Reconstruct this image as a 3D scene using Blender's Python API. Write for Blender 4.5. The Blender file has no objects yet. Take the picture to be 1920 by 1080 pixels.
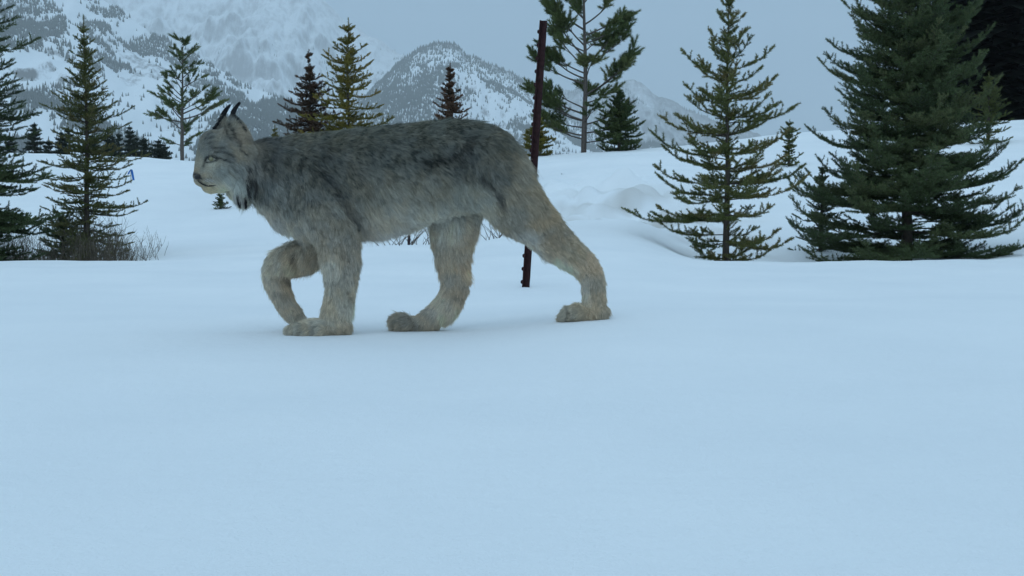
import bpy, math, random
import numpy as np
from mathutils import Vector
from mathutils.bvhtree import BVHTree

R = math.radians
random.seed(7)
rng = np.random.default_rng(7)
scene = bpy.context.scene
C = scene.collection

# ---------------------------------------------------------------- camera
F = 2637.0            # focal length in photo pixels (1920 wide)
HZ = 400.0            # photo row of the true horizon
CAMH = 0.34
TILT = math.atan((540 - HZ) / F)
cam = bpy.data.cameras.new('camera')
cam.sensor_width = 36.0
cam.lens = 36.0 * F / 1920.0
cam.clip_start = 0.05
cam.clip_end = 40000
camo = bpy.data.objects.new('camera', cam)
C.objects.link(camo)
camo.location = (0, 0, CAMH)
camo.rotation_euler = (R(90) - TILT, 0, 0)
scene.camera = camo

# ---------------------------------------------------------------- light
SUN_EL, SUN_ROT = R(48), R(200)
w = bpy.data.worlds.new('World')
scene.world = w
w.use_nodes = True
nt = w.node_tree
nt.nodes.clear()
wo = nt.nodes.new('ShaderNodeOutputWorld')
bg1 = nt.nodes.new('ShaderNodeBackground')      # clear sky above the cloud
sky = nt.nodes.new('ShaderNodeTexSky')
sky.sky_type = 'NISHITA'
sky.sun_disc = False
sky.sun_elevation = SUN_EL
sky.sun_rotation = SUN_ROT
bg1.inputs['Strength'].default_value = 0.05
nt.links.new(sky.outputs[0], bg1.inputs['Color'])
tc = nt.nodes.new('ShaderNodeTexCoord')
sep = nt.nodes.new('ShaderNodeSeparateXYZ')
nt.links.new(tc.outputs['Generated'], sep.inputs[0])
ramp = nt.nodes.new('ShaderNodeValToRGB')        # the closed cloud layer
e = ramp.color_ramp.elements
e[0].position = 0.0
e[0].color = (0.235, 0.395, 0.570, 1)
e[1].position = 1.0
e[1].color = (0.64, 0.925, 1.165, 1)
m_ = e.new(0.12)
m_.color = (0.255, 0.435, 0.620, 1)
nt.links.new(sep.outputs['Z'], ramp.inputs['Fac'])
nz = nt.nodes.new('ShaderNodeTexNoise')
nz.inputs['Scale'].default_value = 2.2
nz.inputs['Detail'].default_value = 5
nt.links.new(tc.outputs['Generated'], nz.inputs['Vector'])
mr = nt.nodes.new('ShaderNodeMapRange')
mr.inputs['From Min'].default_value = 0.3
mr.inputs['From Max'].default_value = 0.7
mr.inputs['To Min'].default_value = 0.93
mr.inputs['To Max'].default_value = 1.07
nt.links.new(nz.outputs['Fac'], mr.inputs['Value'])
bg2 = nt.nodes.new('ShaderNodeBackground')
nt.links.new(ramp.outputs['Color'], bg2.inputs['Color'])
nt.links.new(mr.outputs[0], bg2.inputs['Strength'])
mx = nt.nodes.new('ShaderNodeMixShader')
mx.inputs[0].default_value = 0.9
nt.links.new(bg1.outputs[0], mx.inputs[1])
nt.links.new(bg2.outputs[0], mx.inputs[2])
nt.links.new(mx.outputs[0], wo.inputs['Surface'])

sl = bpy.data.lights.new('sun', 'SUN')
sl.energy = 0.55
sl.angle = R(70)
sl.color = (0.80, 0.93, 1.0)
so = bpy.data.objects.new('sun', sl)
C.objects.link(so)
so.rotation_euler = (R(90) - SUN_EL, 0, R(180) - SUN_ROT)

scene.view_settings.view_transform = 'Standard'
scene.view_settings.look = 'None'
scene.view_settings.gamma = 1.0
scene.view_settings.exposure = 0.0
scene.view_settings.use_curve_mapping = False
scene.cycles.max_bounces = 6
scene.cycles.use_denoising = True
scene.cycles.diffuse_bounces = 3
scene.cycles.volume_bounces = 1
scene.cycles.transparent_max_bounces = 8
scene.cycles_curves.shape = 'RIBBONS'
try:
    scene.cycles.volume_biased = False
except Exception:
    pass


# ---------------------------------------------------------------- helpers
def P(px, py, Y):
    """world point seen at photo pixel (px, py), Y metres ahead"""
    a = (px - 960) / F
    b = -(py - 540) / F
    ct, st = math.cos(TILT), math.sin(TILT)
    dy = ct + b * st
    dz = -st + b * ct
    s = Y / dy
    return Vector((a * s, Y, CAMH + dz * s))


def zrow(py, Y):
    return CAMH + (HZ - py) / F * Y


def tag(o, label=None, cat=None, group=None, kind=None):
    if label: o['label'] = label
    if cat: o['category'] = cat
    if group: o['group'] = group
    if kind: o['kind'] = kind
    return o


def empty(name, loc):
    o = bpy.data.objects.new(name, None)
    o.location = loc
    o.empty_display_size = 0.1
    C.objects.link(o)
    return o


def mesh_obj(name, V, Fc, mat, parent=None, smooth=False, attrs=None, local=None):
    """V (n,3) and Fc (m,3|4) arrays or lists -> one object; local: origin taken off V"""
    V = np.asarray(V, dtype=np.float32).reshape(-1, 3)
    if local is not None:
        V = V - np.array(local, dtype=np.float32)
    me = bpy.data.meshes.new(name)
    if isinstance(Fc, np.ndarray):
        k = Fc.shape[1]
        me.vertices.add(len(V))
        me.vertices.foreach_set('co', V.ravel())
        me.loops.add(Fc.size)
        me.loops.foreach_set('vertex_index', Fc.astype(np.int32).ravel())
        me.polygons.add(len(Fc))
        me.polygons.foreach_set('loop_start', np.arange(0, Fc.size, k, dtype=np.int32))
        me.update(calc_edges=True)
    else:
        me.from_pydata([tuple(map(float, v)) for v in V], [], Fc)
    if attrs:
        for an, arr in attrs.items():
            arr = np.asarray(arr, dtype=np.float32)
            if arr.ndim == 1:
                a = me.attributes.new(an, 'FLOAT', 'POINT')
                a.data.foreach_set('value', arr)
            else:
                a = me.attributes.new(an, 'FLOAT_COLOR', 'POINT')
                a.data.foreach_set('color', arr.ravel())
    if smooth:
        me.polygons.foreach_set('use_smooth', np.ones(len(me.polygons), dtype=bool))
    if mat: me.materials.append(mat)
    o = bpy.data.objects.new(name, me)
    C.objects.link(o)
    if parent: o.parent = parent
    elif local is not None: o.location = local
    return o


_perm = np.random.default_rng(11).permutation(4096)
_grad = np.random.default_rng(12).normal(size=(4096, 3))
_grad /= np.linalg.norm(_grad, axis=1)[:, None]


def perlin(p):
    p = np.asarray(p, dtype=np.float64)
    i = np.floor(p).astype(np.int64)
    f = p - i
    u = f * f * f * (f * (f * 6 - 15) + 10)
    def h(a, b, c):
        return _perm[(_perm[(_perm[(i[:, 0] + a) & 4095] + i[:, 1] + b) & 4095] + i[:, 2] + c) & 4095]
    def g(a, b, c):
        return np.einsum('ij,ij->i', _grad[h(a, b, c)], f - np.array([a, b, c]))
    x00 = g(0, 0, 0) * (1 - u[:, 0]) + g(1, 0, 0) * u[:, 0]
    x10 = g(0, 1, 0) * (1 - u[:, 0]) + g(1, 1, 0) * u[:, 0]
    x01 = g(0, 0, 1) * (1 - u[:, 0]) + g(1, 0, 1) * u[:, 0]
    x11 = g(0, 1, 1) * (1 - u[:, 0]) + g(1, 1, 1) * u[:, 0]
    y0 = x00 * (1 - u[:, 1]) + x10 * u[:, 1]
    y1 = x01 * (1 - u[:, 1]) + x11 * u[:, 1]
    return (y0 * (1 - u[:, 2]) + y1 * u[:, 2]) * 1.6


def fbm(p, oct=4, gain=0.5):
    s = 0; a = 1.0
    p = np.asarray(p, dtype=np.float64)
    for k in range(oct):
        s = s + a * perlin(p * 2 ** k + 17.3 * k)
        a *= gain
    return s


def sstep(a, b, x):
    t = np.clip((x - a) / (b - a), 0, 1)
    return t * t * (3 - 2 * t)


# ---------------------------------------------------------------- materials
def new_mat(name):
    m = bpy.data.materials.new(name)
    m.use_nodes = True
    n = m.node_tree
    return m, n, n.nodes['Principled BSDF']


def ramp_node(n, stops):
    r = n.nodes.new('ShaderNodeValToRGB')
    el = r.color_ramp.elements
    el[0].position, el[0].color = stops[0][0], (*stops[0][1], 1)
    el[1].position, el[1].color = stops[-1][0], (*stops[-1][1], 1)
    for p, c in stops[1:-1]:
        el.new(p).color = (*c, 1)
    return r


def noise_node(n, scale, detail=4, vec=None, rough=0.55):
    t = n.nodes.new('ShaderNodeTexNoise')
    t.inputs['Scale'].default_value = scale
    t.inputs['Detail'].default_value = detail
    t.inputs['Roughness'].default_value = rough
    if vec is not None: n.links.new(vec, t.inputs['Vector'])
    return t


def attr_node(n, name):
    a = n.nodes.new('ShaderNodeAttribute')
    a.attribute_name = name
    return a


def snow_mat():
    m, n, b = new_mat('snow')
    geo = n.nodes.new('ShaderNodeNewGeometry')
    t1 = noise_node(n, 0.9, 5, geo.outputs['Position'])
    r = ramp_node(n, [(0.3, (0.83, 0.845, 0.86)), (0.7, (0.90, 0.905, 0.91))])
    n.links.new(t1.outputs['Fac'], r.inputs['Fac'])
    at = attr_node(n, 'dirt_shade')
    mixc = n.nodes.new('ShaderNodeMix'); mixc.data_type = 'RGBA'
    n.links.new(at.outputs['Fac'], mixc.inputs['Factor'])
    n.links.new(r.outputs['Color'], mixc.inputs[6])
    mixc.inputs[7].default_value = (0.52, 0.49, 0.45, 1)  # grey for dirt and for the painted shade of hollows
    n.links.new(mixc.outputs[2], b.inputs['Base Color'])
    b.inputs['Roughness'].default_value = 0.85
    b.inputs['Specular IOR Level'].default_value = 0.15
    # grains
    g1 = noise_node(n, 260, 3, geo.outputs['Position'])
    g2 = noise_node(n, 30, 4, geo.outputs['Position'])
    mp = n.nodes.new('ShaderNodeMapping')
    mp.inputs['Scale'].default_value = (1.2, 4, 1)
    n.links.new(geo.outputs['Position'], mp.inputs['Vector'])
    g3 = noise_node(n, 1.6, 5, mp.outputs[0])
    bp1 = n.nodes.new('ShaderNodeBump')
    bp1.inputs['Strength'].default_value = 0.22
    bp1.inputs['Distance'].default_value = 0.02
    n.links.new(g3.outputs['Fac'], bp1.inputs['Height'])
    bp2 = n.nodes.new('ShaderNodeBump')
    bp2.inputs['Strength'].default_value = 0.5
    bp2.inputs['Distance'].default_value = 0.008
    n.links.new(g2.outputs['Fac'], bp2.inputs['Height'])
    n.links.new(bp1.outputs[0], bp2.inputs['Normal'])
    bp3 = n.nodes.new('ShaderNodeBump')
    bp3.inputs['Strength'].default_value = 0.8
    bp3.inputs['Distance'].default_value = 0.003
    n.links.new(g1.outputs['Fac'], bp3.inputs['Height'])
    n.links.new(bp2.outputs[0], bp3.inputs['Normal'])
    n.links.new(bp3.outputs[0], b.inputs['Normal'])
    return m


def mountain_mat(name, rock_lo, rock_hi):
    m, n, b = new_mat(name)
    geo = n.nodes.new('ShaderNodeNewGeometry')
    at = attr_node(n, 'rock')
    t = noise_node(n, 0.011, 10, geo.outputs['Position'], 0.72)
    mp = n.nodes.new('ShaderNodeMapping')
    mp.inputs['Scale'].default_value = (1, 0.3, 0.16)
    n.links.new(geo.outputs['Position'], mp.inputs['Vector'])
    t2 = noise_node(n, 0.06, 6, mp.outputs[0], 0.7)
    ad = n.nodes.new('ShaderNodeMath'); ad.operation = 'ADD'
    n.links.new(t.outputs['Fac'], ad.inputs[0]); n.links.new(t2.outputs['Fac'], ad.inputs[1])
    ad2 = n.nodes.new('ShaderNodeMath'); ad2.operation = 'ADD'
    n.links.new(ad.outputs[0], ad2.inputs[0]); n.links.new(at.outputs['Fac'], ad2.inputs[1])
    r = ramp_node(n, [(0.0, (0, 0, 0)), (1.0, (1, 1, 1))])
    mr = n.nodes.new('ShaderNodeMapRange')
    mr.inputs['From Min'].default_value = rock_lo
    mr.inputs['From Max'].default_value = rock_hi
    n.links.new(ad2.outputs[0], mr.inputs['Value'])
    mixc = n.nodes.new('ShaderNodeMix'); mixc.data_type = 'RGBA'
    n.links.new(mr.outputs[0], mixc.inputs['Factor'])
    mixc.inputs[6].default_value = (0.82, 0.84, 0.86, 1)
    mixc.inputs[7].default_value = (0.16, 0.15, 0.14, 1)
    n.links.new(mixc.outputs[2], b.inputs['Base Color'])
    b.inputs['Roughness'].default_value = 0.9
    b.inputs['Specular IOR Level'].default_value = 0.1
    return m


def needle_mat(name, c0, c1, c2):
    m, n, b = new_mat(name)
    at = attr_node(n, 'tint')
    r = ramp_node(n, [(0.0, c0), (0.5, c1), (1.0, c2)])
    n.links.new(at.outputs['Fac'], r.inputs['Fac'])
    n.links.new(r.outputs['Color'], b.inputs['Base Color'])
    b.inputs['Roughness'].default_value = 0.55
    b.inputs['Specular IOR Level'].default_value = 0.25
    return m


def bark_mat(name, c0, c1):
    m, n, b = new_mat(name)
    tcn = n.nodes.new('ShaderNodeTexCoord')
    mp = n.nodes.new('ShaderNodeMapping')
    mp.inputs['Scale'].default_value = (1, 1, 0.35)
    n.links.new(tcn.outputs['Object'], mp.inputs['Vector'])
    t = noise_node(n, 60, 6, mp.outputs[0], 0.7)
    r = ramp_node(n, [(0.3, c0), (0.7, c1)])
    n.links.new(t.outputs['Fac'], r.inputs['Fac'])
    n.links.new(r.outputs['Color'], b.inputs['Base Color'])
    b.inputs['Roughness'].default_value = 0.9
    bp = n.nodes.new('ShaderNodeBump'); bp.inputs['Distance'].default_value = 0.004
    n.links.new(t.outputs['Fac'], bp.inputs['Height'])
    n.links.new(bp.outputs[0], b.inputs['Normal'])
    return m


def flat_mat(name, c, rough=0.7, spec=0.3, var=0.25, scale=40):
    m, n, b = new_mat(name)
    tcn = n.nodes.new('ShaderNodeTexCoord')
    t = noise_node(n, scale, 5, tcn.outputs['Object'])
    r = ramp_node(n, [(0.3, tuple(x * (1 - var) for x in c)), (0.7, tuple(min(1, x * (1 + var)) for x in c))])
    n.links.new(t.outputs['Fac'], r.inputs['Fac'])
    n.links.new(r.outputs['Color'], b.inputs['Base Color'])
    b.inputs['Roughness'].default_value = rough
    b.inputs['Specular IOR Level'].default_value = spec
    return m


M_SNOW = snow_mat()
M_BARK = bark_mat('spruce_bark', (0.045, 0.035, 0.028), (0.11, 0.085, 0.065))
M_PBARK = bark_mat('pine_bark', (0.07, 0.055, 0.045), (0.16, 0.13, 0.11))
M_N_OLIVE = needle_mat('needles_olive', (0.060, 0.078, 0.022), (0.135, 0.150, 0.042), (0.24, 0.185, 0.070))
M_N_DARK = needle_mat('needles_dark', (0.036, 0.058, 0.024), (0.080, 0.115, 0.044), (0.17, 0.180, 0.075))
M_N_YEL = needle_mat('needles_yellow', (0.10, 0.095, 0.018), (0.20, 0.17, 0.030), (0.30, 0.20, 0.045))
M_N_RED = needle_mat('needles_reddish', (0.050, 0.040, 0.022), (0.11, 0.062, 0.038), (0.18, 0.095, 0.055))
M_N_PINE = needle_mat('needles_pine', (0.050, 0.078, 0.028), (0.115, 0.145, 0.048), (0.20, 0.19, 0.075))
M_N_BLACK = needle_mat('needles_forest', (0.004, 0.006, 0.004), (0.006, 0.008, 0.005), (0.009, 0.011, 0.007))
M_FAR = needle_mat('far_conifer', (0.018, 0.026, 0.016), (0.03, 0.04, 0.025), (0.05, 0.055, 0.035))
M_WOODS = needle_mat('mountain_conifer', (0.03, 0.04, 0.028), (0.045, 0.055, 0.038), (0.07, 0.07, 0.05))
M_TWIG = flat_mat('dead_twig', (0.11, 0.085, 0.065), 0.9, 0.1)
M_GRASS = flat_mat('dry_grass', (0.16, 0.13, 0.085), 0.9, 0.1)

# ---------------------------------------------------------------- ground
COLS = {
    -400: [(10.2, 490), (12.2, 512), (15, 440), (20, 360), (26, 285), (32, 285)],
    0:    [(10.2, 489), (12.2, 512), (15, 455), (20, 375), (26, 287), (32, 296)],
    160:  [(10.2, 487), (12.2, 508), (15, 448), (20, 370), (26, 290), (32, 299)],
    300:  [(10.2, 485), (12, 486), (15, 445), (20, 370), (26, 300), (32, 308)],
    480:  [(10.2, 484), (12, 472), (15, 440), (20, 365), (26, 303), (32, 311)],
    700:  [(9, 490), (10.4, 464), (11, 458), (12.5, 470), (15, 440), (20, 360), (26, 300), (32, 312)],
    850:  [(9, 488), (10.4, 462), (11, 457), (12.5, 470), (15, 440), (20, 360), (26, 300), (32, 312)],
    960:  [(8, 502), (10, 460), (11.5, 441), (13, 450), (15, 428), (18, 400), (22, 335), (26, 298), (32, 308)],
    1040: [(8, 502), (10, 460), (12, 425), (13.6, 411), (15, 445), (16.3, 430), (17.6, 360), (22, 318), (27, 292), (34, 305)],
    1200: [(8, 505), (10, 465), (12, 425), (13.6, 405), (15, 438), (16.3, 420), (17.6, 348), (22, 305), (28, 279), (34, 288)],
    1290: [(8.5, 503), (10.2, 487), (12, 495), (14, 445), (17, 380), (20, 330), (24, 292), (29, 272), (34, 276)],
    1480: [(10.2, 488), (12, 512), (15, 440), (18, 370), (22, 310), (30, 250), (36, 252)],
    1700: [(10.2, 487), (12, 512), (15, 435), (20, 320), (30, 238), (40, 236)],
    1920: [(10.2, 485), (12, 480), (15, 410), (20, 305), (30, 226), (40, 225)],
    2400: [(10.2, 480), (12, 460), (15, 400), (20, 290), (30, 215), (40, 212)],
}
YN = np.concatenate([np.arange(0, 36, 0.25), [38, 42, 50, 70, 100, 160, 300, 600, 1200, 2500, 5000, 12000]])
_px = sorted(COLS)
_tab = []
for px in _px:
    pts = COLS[px]
    ys = [0, 3, 5.5] + [p[0] for p in pts]
    zs = [0, 0, 0 if px < 650 or px > 1250 else 0.0] + [zrow(p[1], p[0]) for p in pts]
    ylast = ys[-1]
    right = px >= 1480
    if right:
        ys += [60, 120, 300, 1000, 12000]; zs += [zs[-1] + 1.2, zs[-1] - 2, -30, -70, -80]
    else:
        ys += [45, 100, 300, 1000, 12000]; zs += [zs[-1] - 1.0, -4, -30, -70, -80]
    zz = np.interp(YN, ys, zs)
    n36 = int(36 / 0.25)
    k = np.array([1, 2, 3, 2, 1]) / 9.0
    pad = np.concatenate([[zz[0]] * 2, zz[:n36 + 2]])
    zz[:n36 - 2] = np.convolve(pad, k, 'same')[2:n36]
    _tab.append(zz)
_tab = np.array(_tab)
# a smooth blend across the columns
_pxf = np.arange(-400, 2401, 20)
_tabf = np.array([[np.interp(q, _px, _tab[:, j]) for j in range(len(YN))] for q in _pxf])
kk = np.exp(-0.5 * (np.arange(-4, 5) / 1.8) ** 2); kk /= kk.sum()
_tabp = np.concatenate([np.repeat(_tabf[:1], 4, 0), _tabf, np.repeat(_tabf[-1:], 4, 0)])
_tabf = sum(kk[i] * _tabp[i:i + len(_pxf)] for i in range(9))


def zfun(x, y):
    x = np.atleast_1d(np.asarray(x, float)); y = np.atleast_1d(np.asarray(y, float))
    yy = np.maximum(y, 0.3)
    px = np.clip(960 + F * x / yy, -400, 2400)
    fi = (px + 400) / 20.0
    i0 = np.clip(fi.astype(int), 0, len(_pxf) - 2); t = fi - i0
    jj = np.clip(np.searchsorted(YN, yy) - 1, 0, len(YN) - 2)
    s = (yy - YN[jj]) / (YN[jj + 1] - YN[jj])
    s = np.clip(s, 0, 1)
    z = ((_tabf[i0, jj] * (1 - s) + _tabf[i0, jj + 1] * s) * (1 - t)
         + (_tabf[i0 + 1, jj] * (1 - s) + _tabf[i0 + 1, jj + 1] * s) * t)
    z = z + 0.046 * sstep(-0.22, 0.30, x) * np.exp(-((y - 4.1) / 1.1) ** 2) + 0.007 * np.exp(-((y - 3.93) / 0.5) ** 2 - ((x + 0.2) / 0.9) ** 4)
    p = np.stack([x, y, np.zeros_like(x)], 1)
    near = sstep(0.5, 3.0, np.hypot(x, y))
    z = z + near * 0.010 * fbm(p * np.array([0.8, 0.5, 1]), 3) * sstep(4.3, 7.5, y)
    z = z + near * 0.012 * fbm(p * np.array([1.6, 1.0, 1]) + 21, 3) * (1 - sstep(2.8, 3.3, y) * (1 - sstep(4.8, 6, y)))
    z = z + 0.07 * fbm(p * 0.35 + 5, 3) * sstep(12, 18, y) * (1 - sstep(24, 30, y))
    # lumpy old snow in the hollow of the bank
    lump = sstep(13.7, 15, y) * (1 - sstep(18, 21, y)) * sstep(980, 1040, px) * (1 - sstep(1300, 1400, px))
    z = z + lump * (0.34 * np.abs(fbm(p * np.array([1.1, 0.9, 1]) + 3, 3)) - 0.08)
    return z


def gz(x, y):
    return float(zfun(x, y)[0])


def ghit(px, py, y0=6.0):
    """distance at which the ray through a photo pixel meets the snow"""
    ys = np.arange(y0, 40, 0.02)
    z = zfun((px - 960) / F * ys, ys)
    i = np.nonzero(z >= CAMH + (HZ - py) / F * ys)[0]
    return float(ys[i[0]]) if len(i) else 20.0


def build_ground():
    az = np.concatenate([np.linspace(-180, -24, 60, endpoint=False), np.linspace(-24, 24, 420, endpoint=False), np.linspace(24, 180, 60, endpoint=False)])
    rr = np.concatenate([np.linspace(0.02, 3.0, 40, endpoint=False), np.linspace(3.0, 12, 180, endpoint=False),
                         np.linspace(12, 36, 220, endpoint=False), np.geomspace(36, 10200, 70)])
    A, Rr = np.meshgrid(np.radians(az), rr, indexing='ij')
    X = (np.sin(A) * Rr).ravel(); Y = (np.cos(A) * Rr).ravel()
    Z = zfun(X, Y)
    # behind the camera the snow runs on level
    na, nr = len(az), len(rr)
    idx = np.arange(na * nr).reshape(na, nr)
    a0 = idx; a1 = np.roll(idx, -1, axis=0)
    q = np.stack([a0[:, :-1], a0[:, 1:], a1[:, 1:], a1[:, :-1]], -1).reshape(-1, 4)
    px = 960 + F * X / np.maximum(Y, .3)
    p = np.stack([X, Y, Y * 0], 1)
    nse = fbm(p * 1.1 + 9, 4)
    dirt_shade = np.zeros(len(X))
    band = sstep(14, 15.2, Y) * (1 - sstep(17, 18.5, Y)) * sstep(1000, 1080, px) * (1 - sstep(1280, 1400, px))
    dirt_shade += band * np.clip(0.38 + nse * 0.9, 0, 0.8)  # shade of the bank hollow, painted in as grey
    hol = sstep(10.6, 11.8, Y) * (1 - sstep(13.5, 17, Y))
    dirt_shade += hol * (1 - sstep(240, 330, px)) * np.clip(0.25 + nse * 0.6, 0, 0.6)  # dirt around the brush, plus painted shade of this hollow
    dirt_shade += hol * sstep(1240, 1290, px) * (1 - sstep(1420, 1500, px)) * np.clip(0.15 + nse * 0.6, 0, 0.5)  # patchy greyer snow behind the crest
    V = np.stack([X, Y, Z], 1)
    # centre fan is closed by a small disc row at r = 0.02
    o = mesh_obj('snow_ground', V, q, M_SNOW, smooth=True, attrs={'dirt_shade': dirt_shade})
    o['kind'] = 'structure'
    return o


build_ground()

# ---------------------------------------------------------------- mountains
far_V, far_F, far_T = [], [], []


def mountain(name, ridge, Dr, Df, zf, amp, seed, forest, rock, mat, pw=1.25, nu=420, nv=170, tree_h=(6, 12)):
    pxs = np.array([r[0] for r in ridge], float); pys = np.array([r[1] for r in ridge], float)
    U = np.linspace(pxs[0], pxs[-1], nu)
    py = np.interp(U, pxs, pys)
    py = py + 5.0 * fbm(np.stack([U * 0.03, U * 0 + seed, U * 0], 1), 5, 0.6)
    zr = zrow(py, Dr)
    nb = 24
    v = np.concatenate([np.linspace(-0.5, 0, nb, endpoint=False), np.linspace(0, 1, nv)])
    UU, VV = np.meshgrid(U, v, indexing='ij')
    ZR = np.repeat(zr[:, None], len(v), 1)
    Y = Dr + (Df - Dr) * VV
    X = (UU - 960) / F * (Dr + (Df - Dr) * np.clip(VV, 0, 1) * 0.6)
    vv = np.clip(VV, 0, 1)
    Z = zf + (ZR - zf) * (1 - vv) ** pw
    Z = np.where(VV < 0, ZR + (ZR - zf) * VV * 1.6, Z)
    p = np.stack([X.ravel(), Y.ravel(), np.full(X.size, seed * 13.7)], 1)
    # gullies: ridged noise running down the fall line
    pg = p * np.array([1 / 260.0, 1 / 900.0, 1])
    rg = 1 - np.abs(fbm(pg, 4, 0.55)) * 1.6
    nn = fbm(p * np.array([1 / 500.0, 1 / 500.0, 1]), 5, 0.55)
    env = (np.sin(np.clip(vv * 1.15, 0, 1) * math.pi) ** 0.7).ravel() * (VV.ravel() >= 0)
    Zr = Z.ravel() + env * amp * (0.55 * (rg - 0.6) + 0.75 * nn)
    shape = X.shape
    Z = Zr.reshape(shape)
    V = np.stack([X.ravel(), Y.ravel(), Zr], 1)
    idx = np.arange(X.size).reshape(shape)
    q = np.stack([idx[:-1, :-1], idx[1:, :-1], idx[1:, 1:], idx[:-1, 1:]], -1).reshape(-1, 4)
    # slope and forest
    gx = np.gradient(Z, axis=1) / (np.gradient(Y, axis=1) + 1e-6)
    steep = np.abs(gx).ravel()
    rk = rock(UU.ravel(), vv.ravel(), steep, nn)
    o = mesh_obj(name, V, q, mat, smooth=True, attrs={'rock': rk})
    o['kind'] = 'structure'
    # conifers on the slope
    n = forest['n']
    iu = rng.uniform(0, nu - 1.001, n * 5); iv = nb + rng.uniform(0, 1, n * 5) * (nv - 1.001)
    a, b = iu.astype(int), iv.astype(int)
    fu, fv = iu - a, iv - b
    def bil(G):
        return (G[a, b] * (1 - fu) * (1 - fv) + G[a + 1, b] * fu * (1 - fv) + G[a, b + 1] * (1 - fu) * fv + G[a + 1, b + 1] * fu * fv)
    tx, ty, tz, tu, tv = bil(X), bil(Y), bil(Z), bil(UU), bil(vv)
    tp = np.stack([tx, ty, np.full(len(tx), seed * 3.1)], 1)
    dens = forest['d'](tu, tv, HZ - (tz - CAMH) / ty * F, tp)
    keep = rng.random(len(tx)) < dens
    ids = np.nonzero(keep)[0][:int(n * 1.6)]
    base = np.stack([tx[ids], ty[ids], tz[ids] - 1], 1)
    m = len(ids)
    H = rng.uniform(tree_h[0], tree_h[1], m); W = H * rng.uniform(0.16, 0.24, m)
    k = 5
    ang = rng.uniform(0, 6.28, m)[:, None] + np.arange(k)[None] * 2 * math.pi / k
    rngv = rng.uniform(0.75, 1.25, (m, k))
    ring = base[:, None, :] + np.stack([np.cos(ang) * W[:, None] * rngv, np.sin(ang) * W[:, None] * rngv, np.full((m, k), 0.0) + 0.08 * H[:, None]], -1)
    apex = base + np.stack([rng.normal(0, .3, m), rng.normal(0, .3, m), H], 1)
    VV2 = np.concatenate([ring, apex[:, None, :]], 1).reshape(-1, 3)
    off = (np.arange(m) * (k + 1))[:, None]
    F2 = np.stack([np.stack([off[:, 0] + i, off[:, 0] + (i + 1) % k, off[:, 0] + k], 1) for i in range(k)], 1).reshape(-1, 3)
    tint = np.repeat(rng.random(m), k + 1)
    far_V.append(VV2); far_F.append((F2, len(VV2))); far_T.append(tint)


M_MT = mountain_mat('mountain_rock_snow', 0.88, 1.14)
M_MTF = mountain_mat('far_mountain_rock_snow', 0.76, 1.36)


def dA(u, v, py, tp):
    n1 = fbm(tp / np.array([260., 420., 1]), 4, 0.6)
    n2 = fbm(tp / np.array([70., 120., 1]) + 4, 3, 0.6)
    d = sstep(-0.14, 0.22, n1 * 0.9 + n2 * 0.6 - 0.03)
    low = sstep(205, 245, py) * sstep(430, 520, u)
    top = 1 - sstep(330, 440, u) * (1 - sstep(150, 200, py)) * 0.5
    return np.clip(0.012 + 0.9 * d * top + low, 0, 1) * sstep(-60, 50, py)


def rA(u, v, s, n):
    return 0.55 * sstep(0.35, 1.1, s) - 0.28 + 0.25 * np.exp(-((v - 0.16) / 0.05) ** 2) * sstep(150, 330, u)


mountain('mountain_slope', [(-700, -160), (0, -120), (150, -30), (230, 22), (300, 72), (360, 98), (420, 135), (470, 162), (540, 190), (620, 222), (720, 245), (860, 262), (1000, 285)],
         3000, 1300, -60, 55, 1, {'n': 60000, 'd': dA}, rA, M_MT)


def dC(u, v, py, tp):
    n1 = fbm(tp / np.array([240., 380., 1]), 4, 0.6)
    n2 = fbm(tp / np.array([60., 100., 1]) + 4, 3, 0.6)
    d = sstep(0.0, 0.4, n1 * 0.8 + n2 * 0.6)
    solid = np.exp(-(((u - 770) / 60) ** 2 + ((py - 195) / 38) ** 2)) * 1.6 + sstep(225, 255, py) * (1 - sstep(860, 930, u))
    rdg = np.exp(-(v / 0.06) ** 2) * 0.5 * sstep(640, 760, u)
    return np.clip(0.04 + 0.75 * d + solid + rdg, 0, 1)


def rC(u, v, s, n):
    return 0.5 * sstep(0.4, 1.2, s) - 0.25 + 0.30 * np.exp(-(v / 0.05) ** 2)


mountain('mountain_peak', [(380, 330), (520, 262), (600, 225), (690, 178), (730, 140), (765, 108), (790, 92), (820, 84), (855, 88), (875, 103), (920, 122), (965, 142), (1000, 168),
                           (1040, 205), (1100, 235), (1180, 262), (1300, 285), (1500, 300)],
         3900, 2100, -60, 60, 2, {'n': 52000, 'd': dC}, rC, M_MT)


def dB(u, v, py, tp):
    n1 = fbm(tp / np.array([300., 500., 1]), 4, 0.6)
    return np.clip(sstep(0.1, 0.5, n1) * 0.5, 0, 1) * sstep(80, 170, py)


def rB(u, v, s, n):
    return 0.5 * sstep(0.5, 1.5, s) - 0.22 + 0.12 * n + 0.16 * np.exp(-(v / 0.04) ** 2)


mountain('high_mountain', [(150, -60), (300, -40), (400, -30), (560, -35), (610, 0), (640, 35), (680, 62), (730, 92), (760, 108), (820, 150), (900, 190), (1000, 240), (1100, 300)],
         8000, 5000, -60, 170, 3, {'n': 14000, 'd': dB}, rB, M_MTF, tree_h=(12, 20))
def rD(u, v, s, n):
    return rB(u, v, s, n) + 0.28 + 0.2 * sstep(1180, 1280, u)


mountain('distant_mountain', [(900, 240), (1000, 190), (1080, 172), (1140, 160), (1180, 150), (1200, 156), (1230, 182), (1270, 196), (1300, 212), (1350, 232), (1450, 262), (1600, 285), (2000, 300)],
         6600, 4300, -60, 130, 4, {'n': 3000, 'd': dB}, rD, M_MTF, tree_h=(14, 20))

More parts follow.
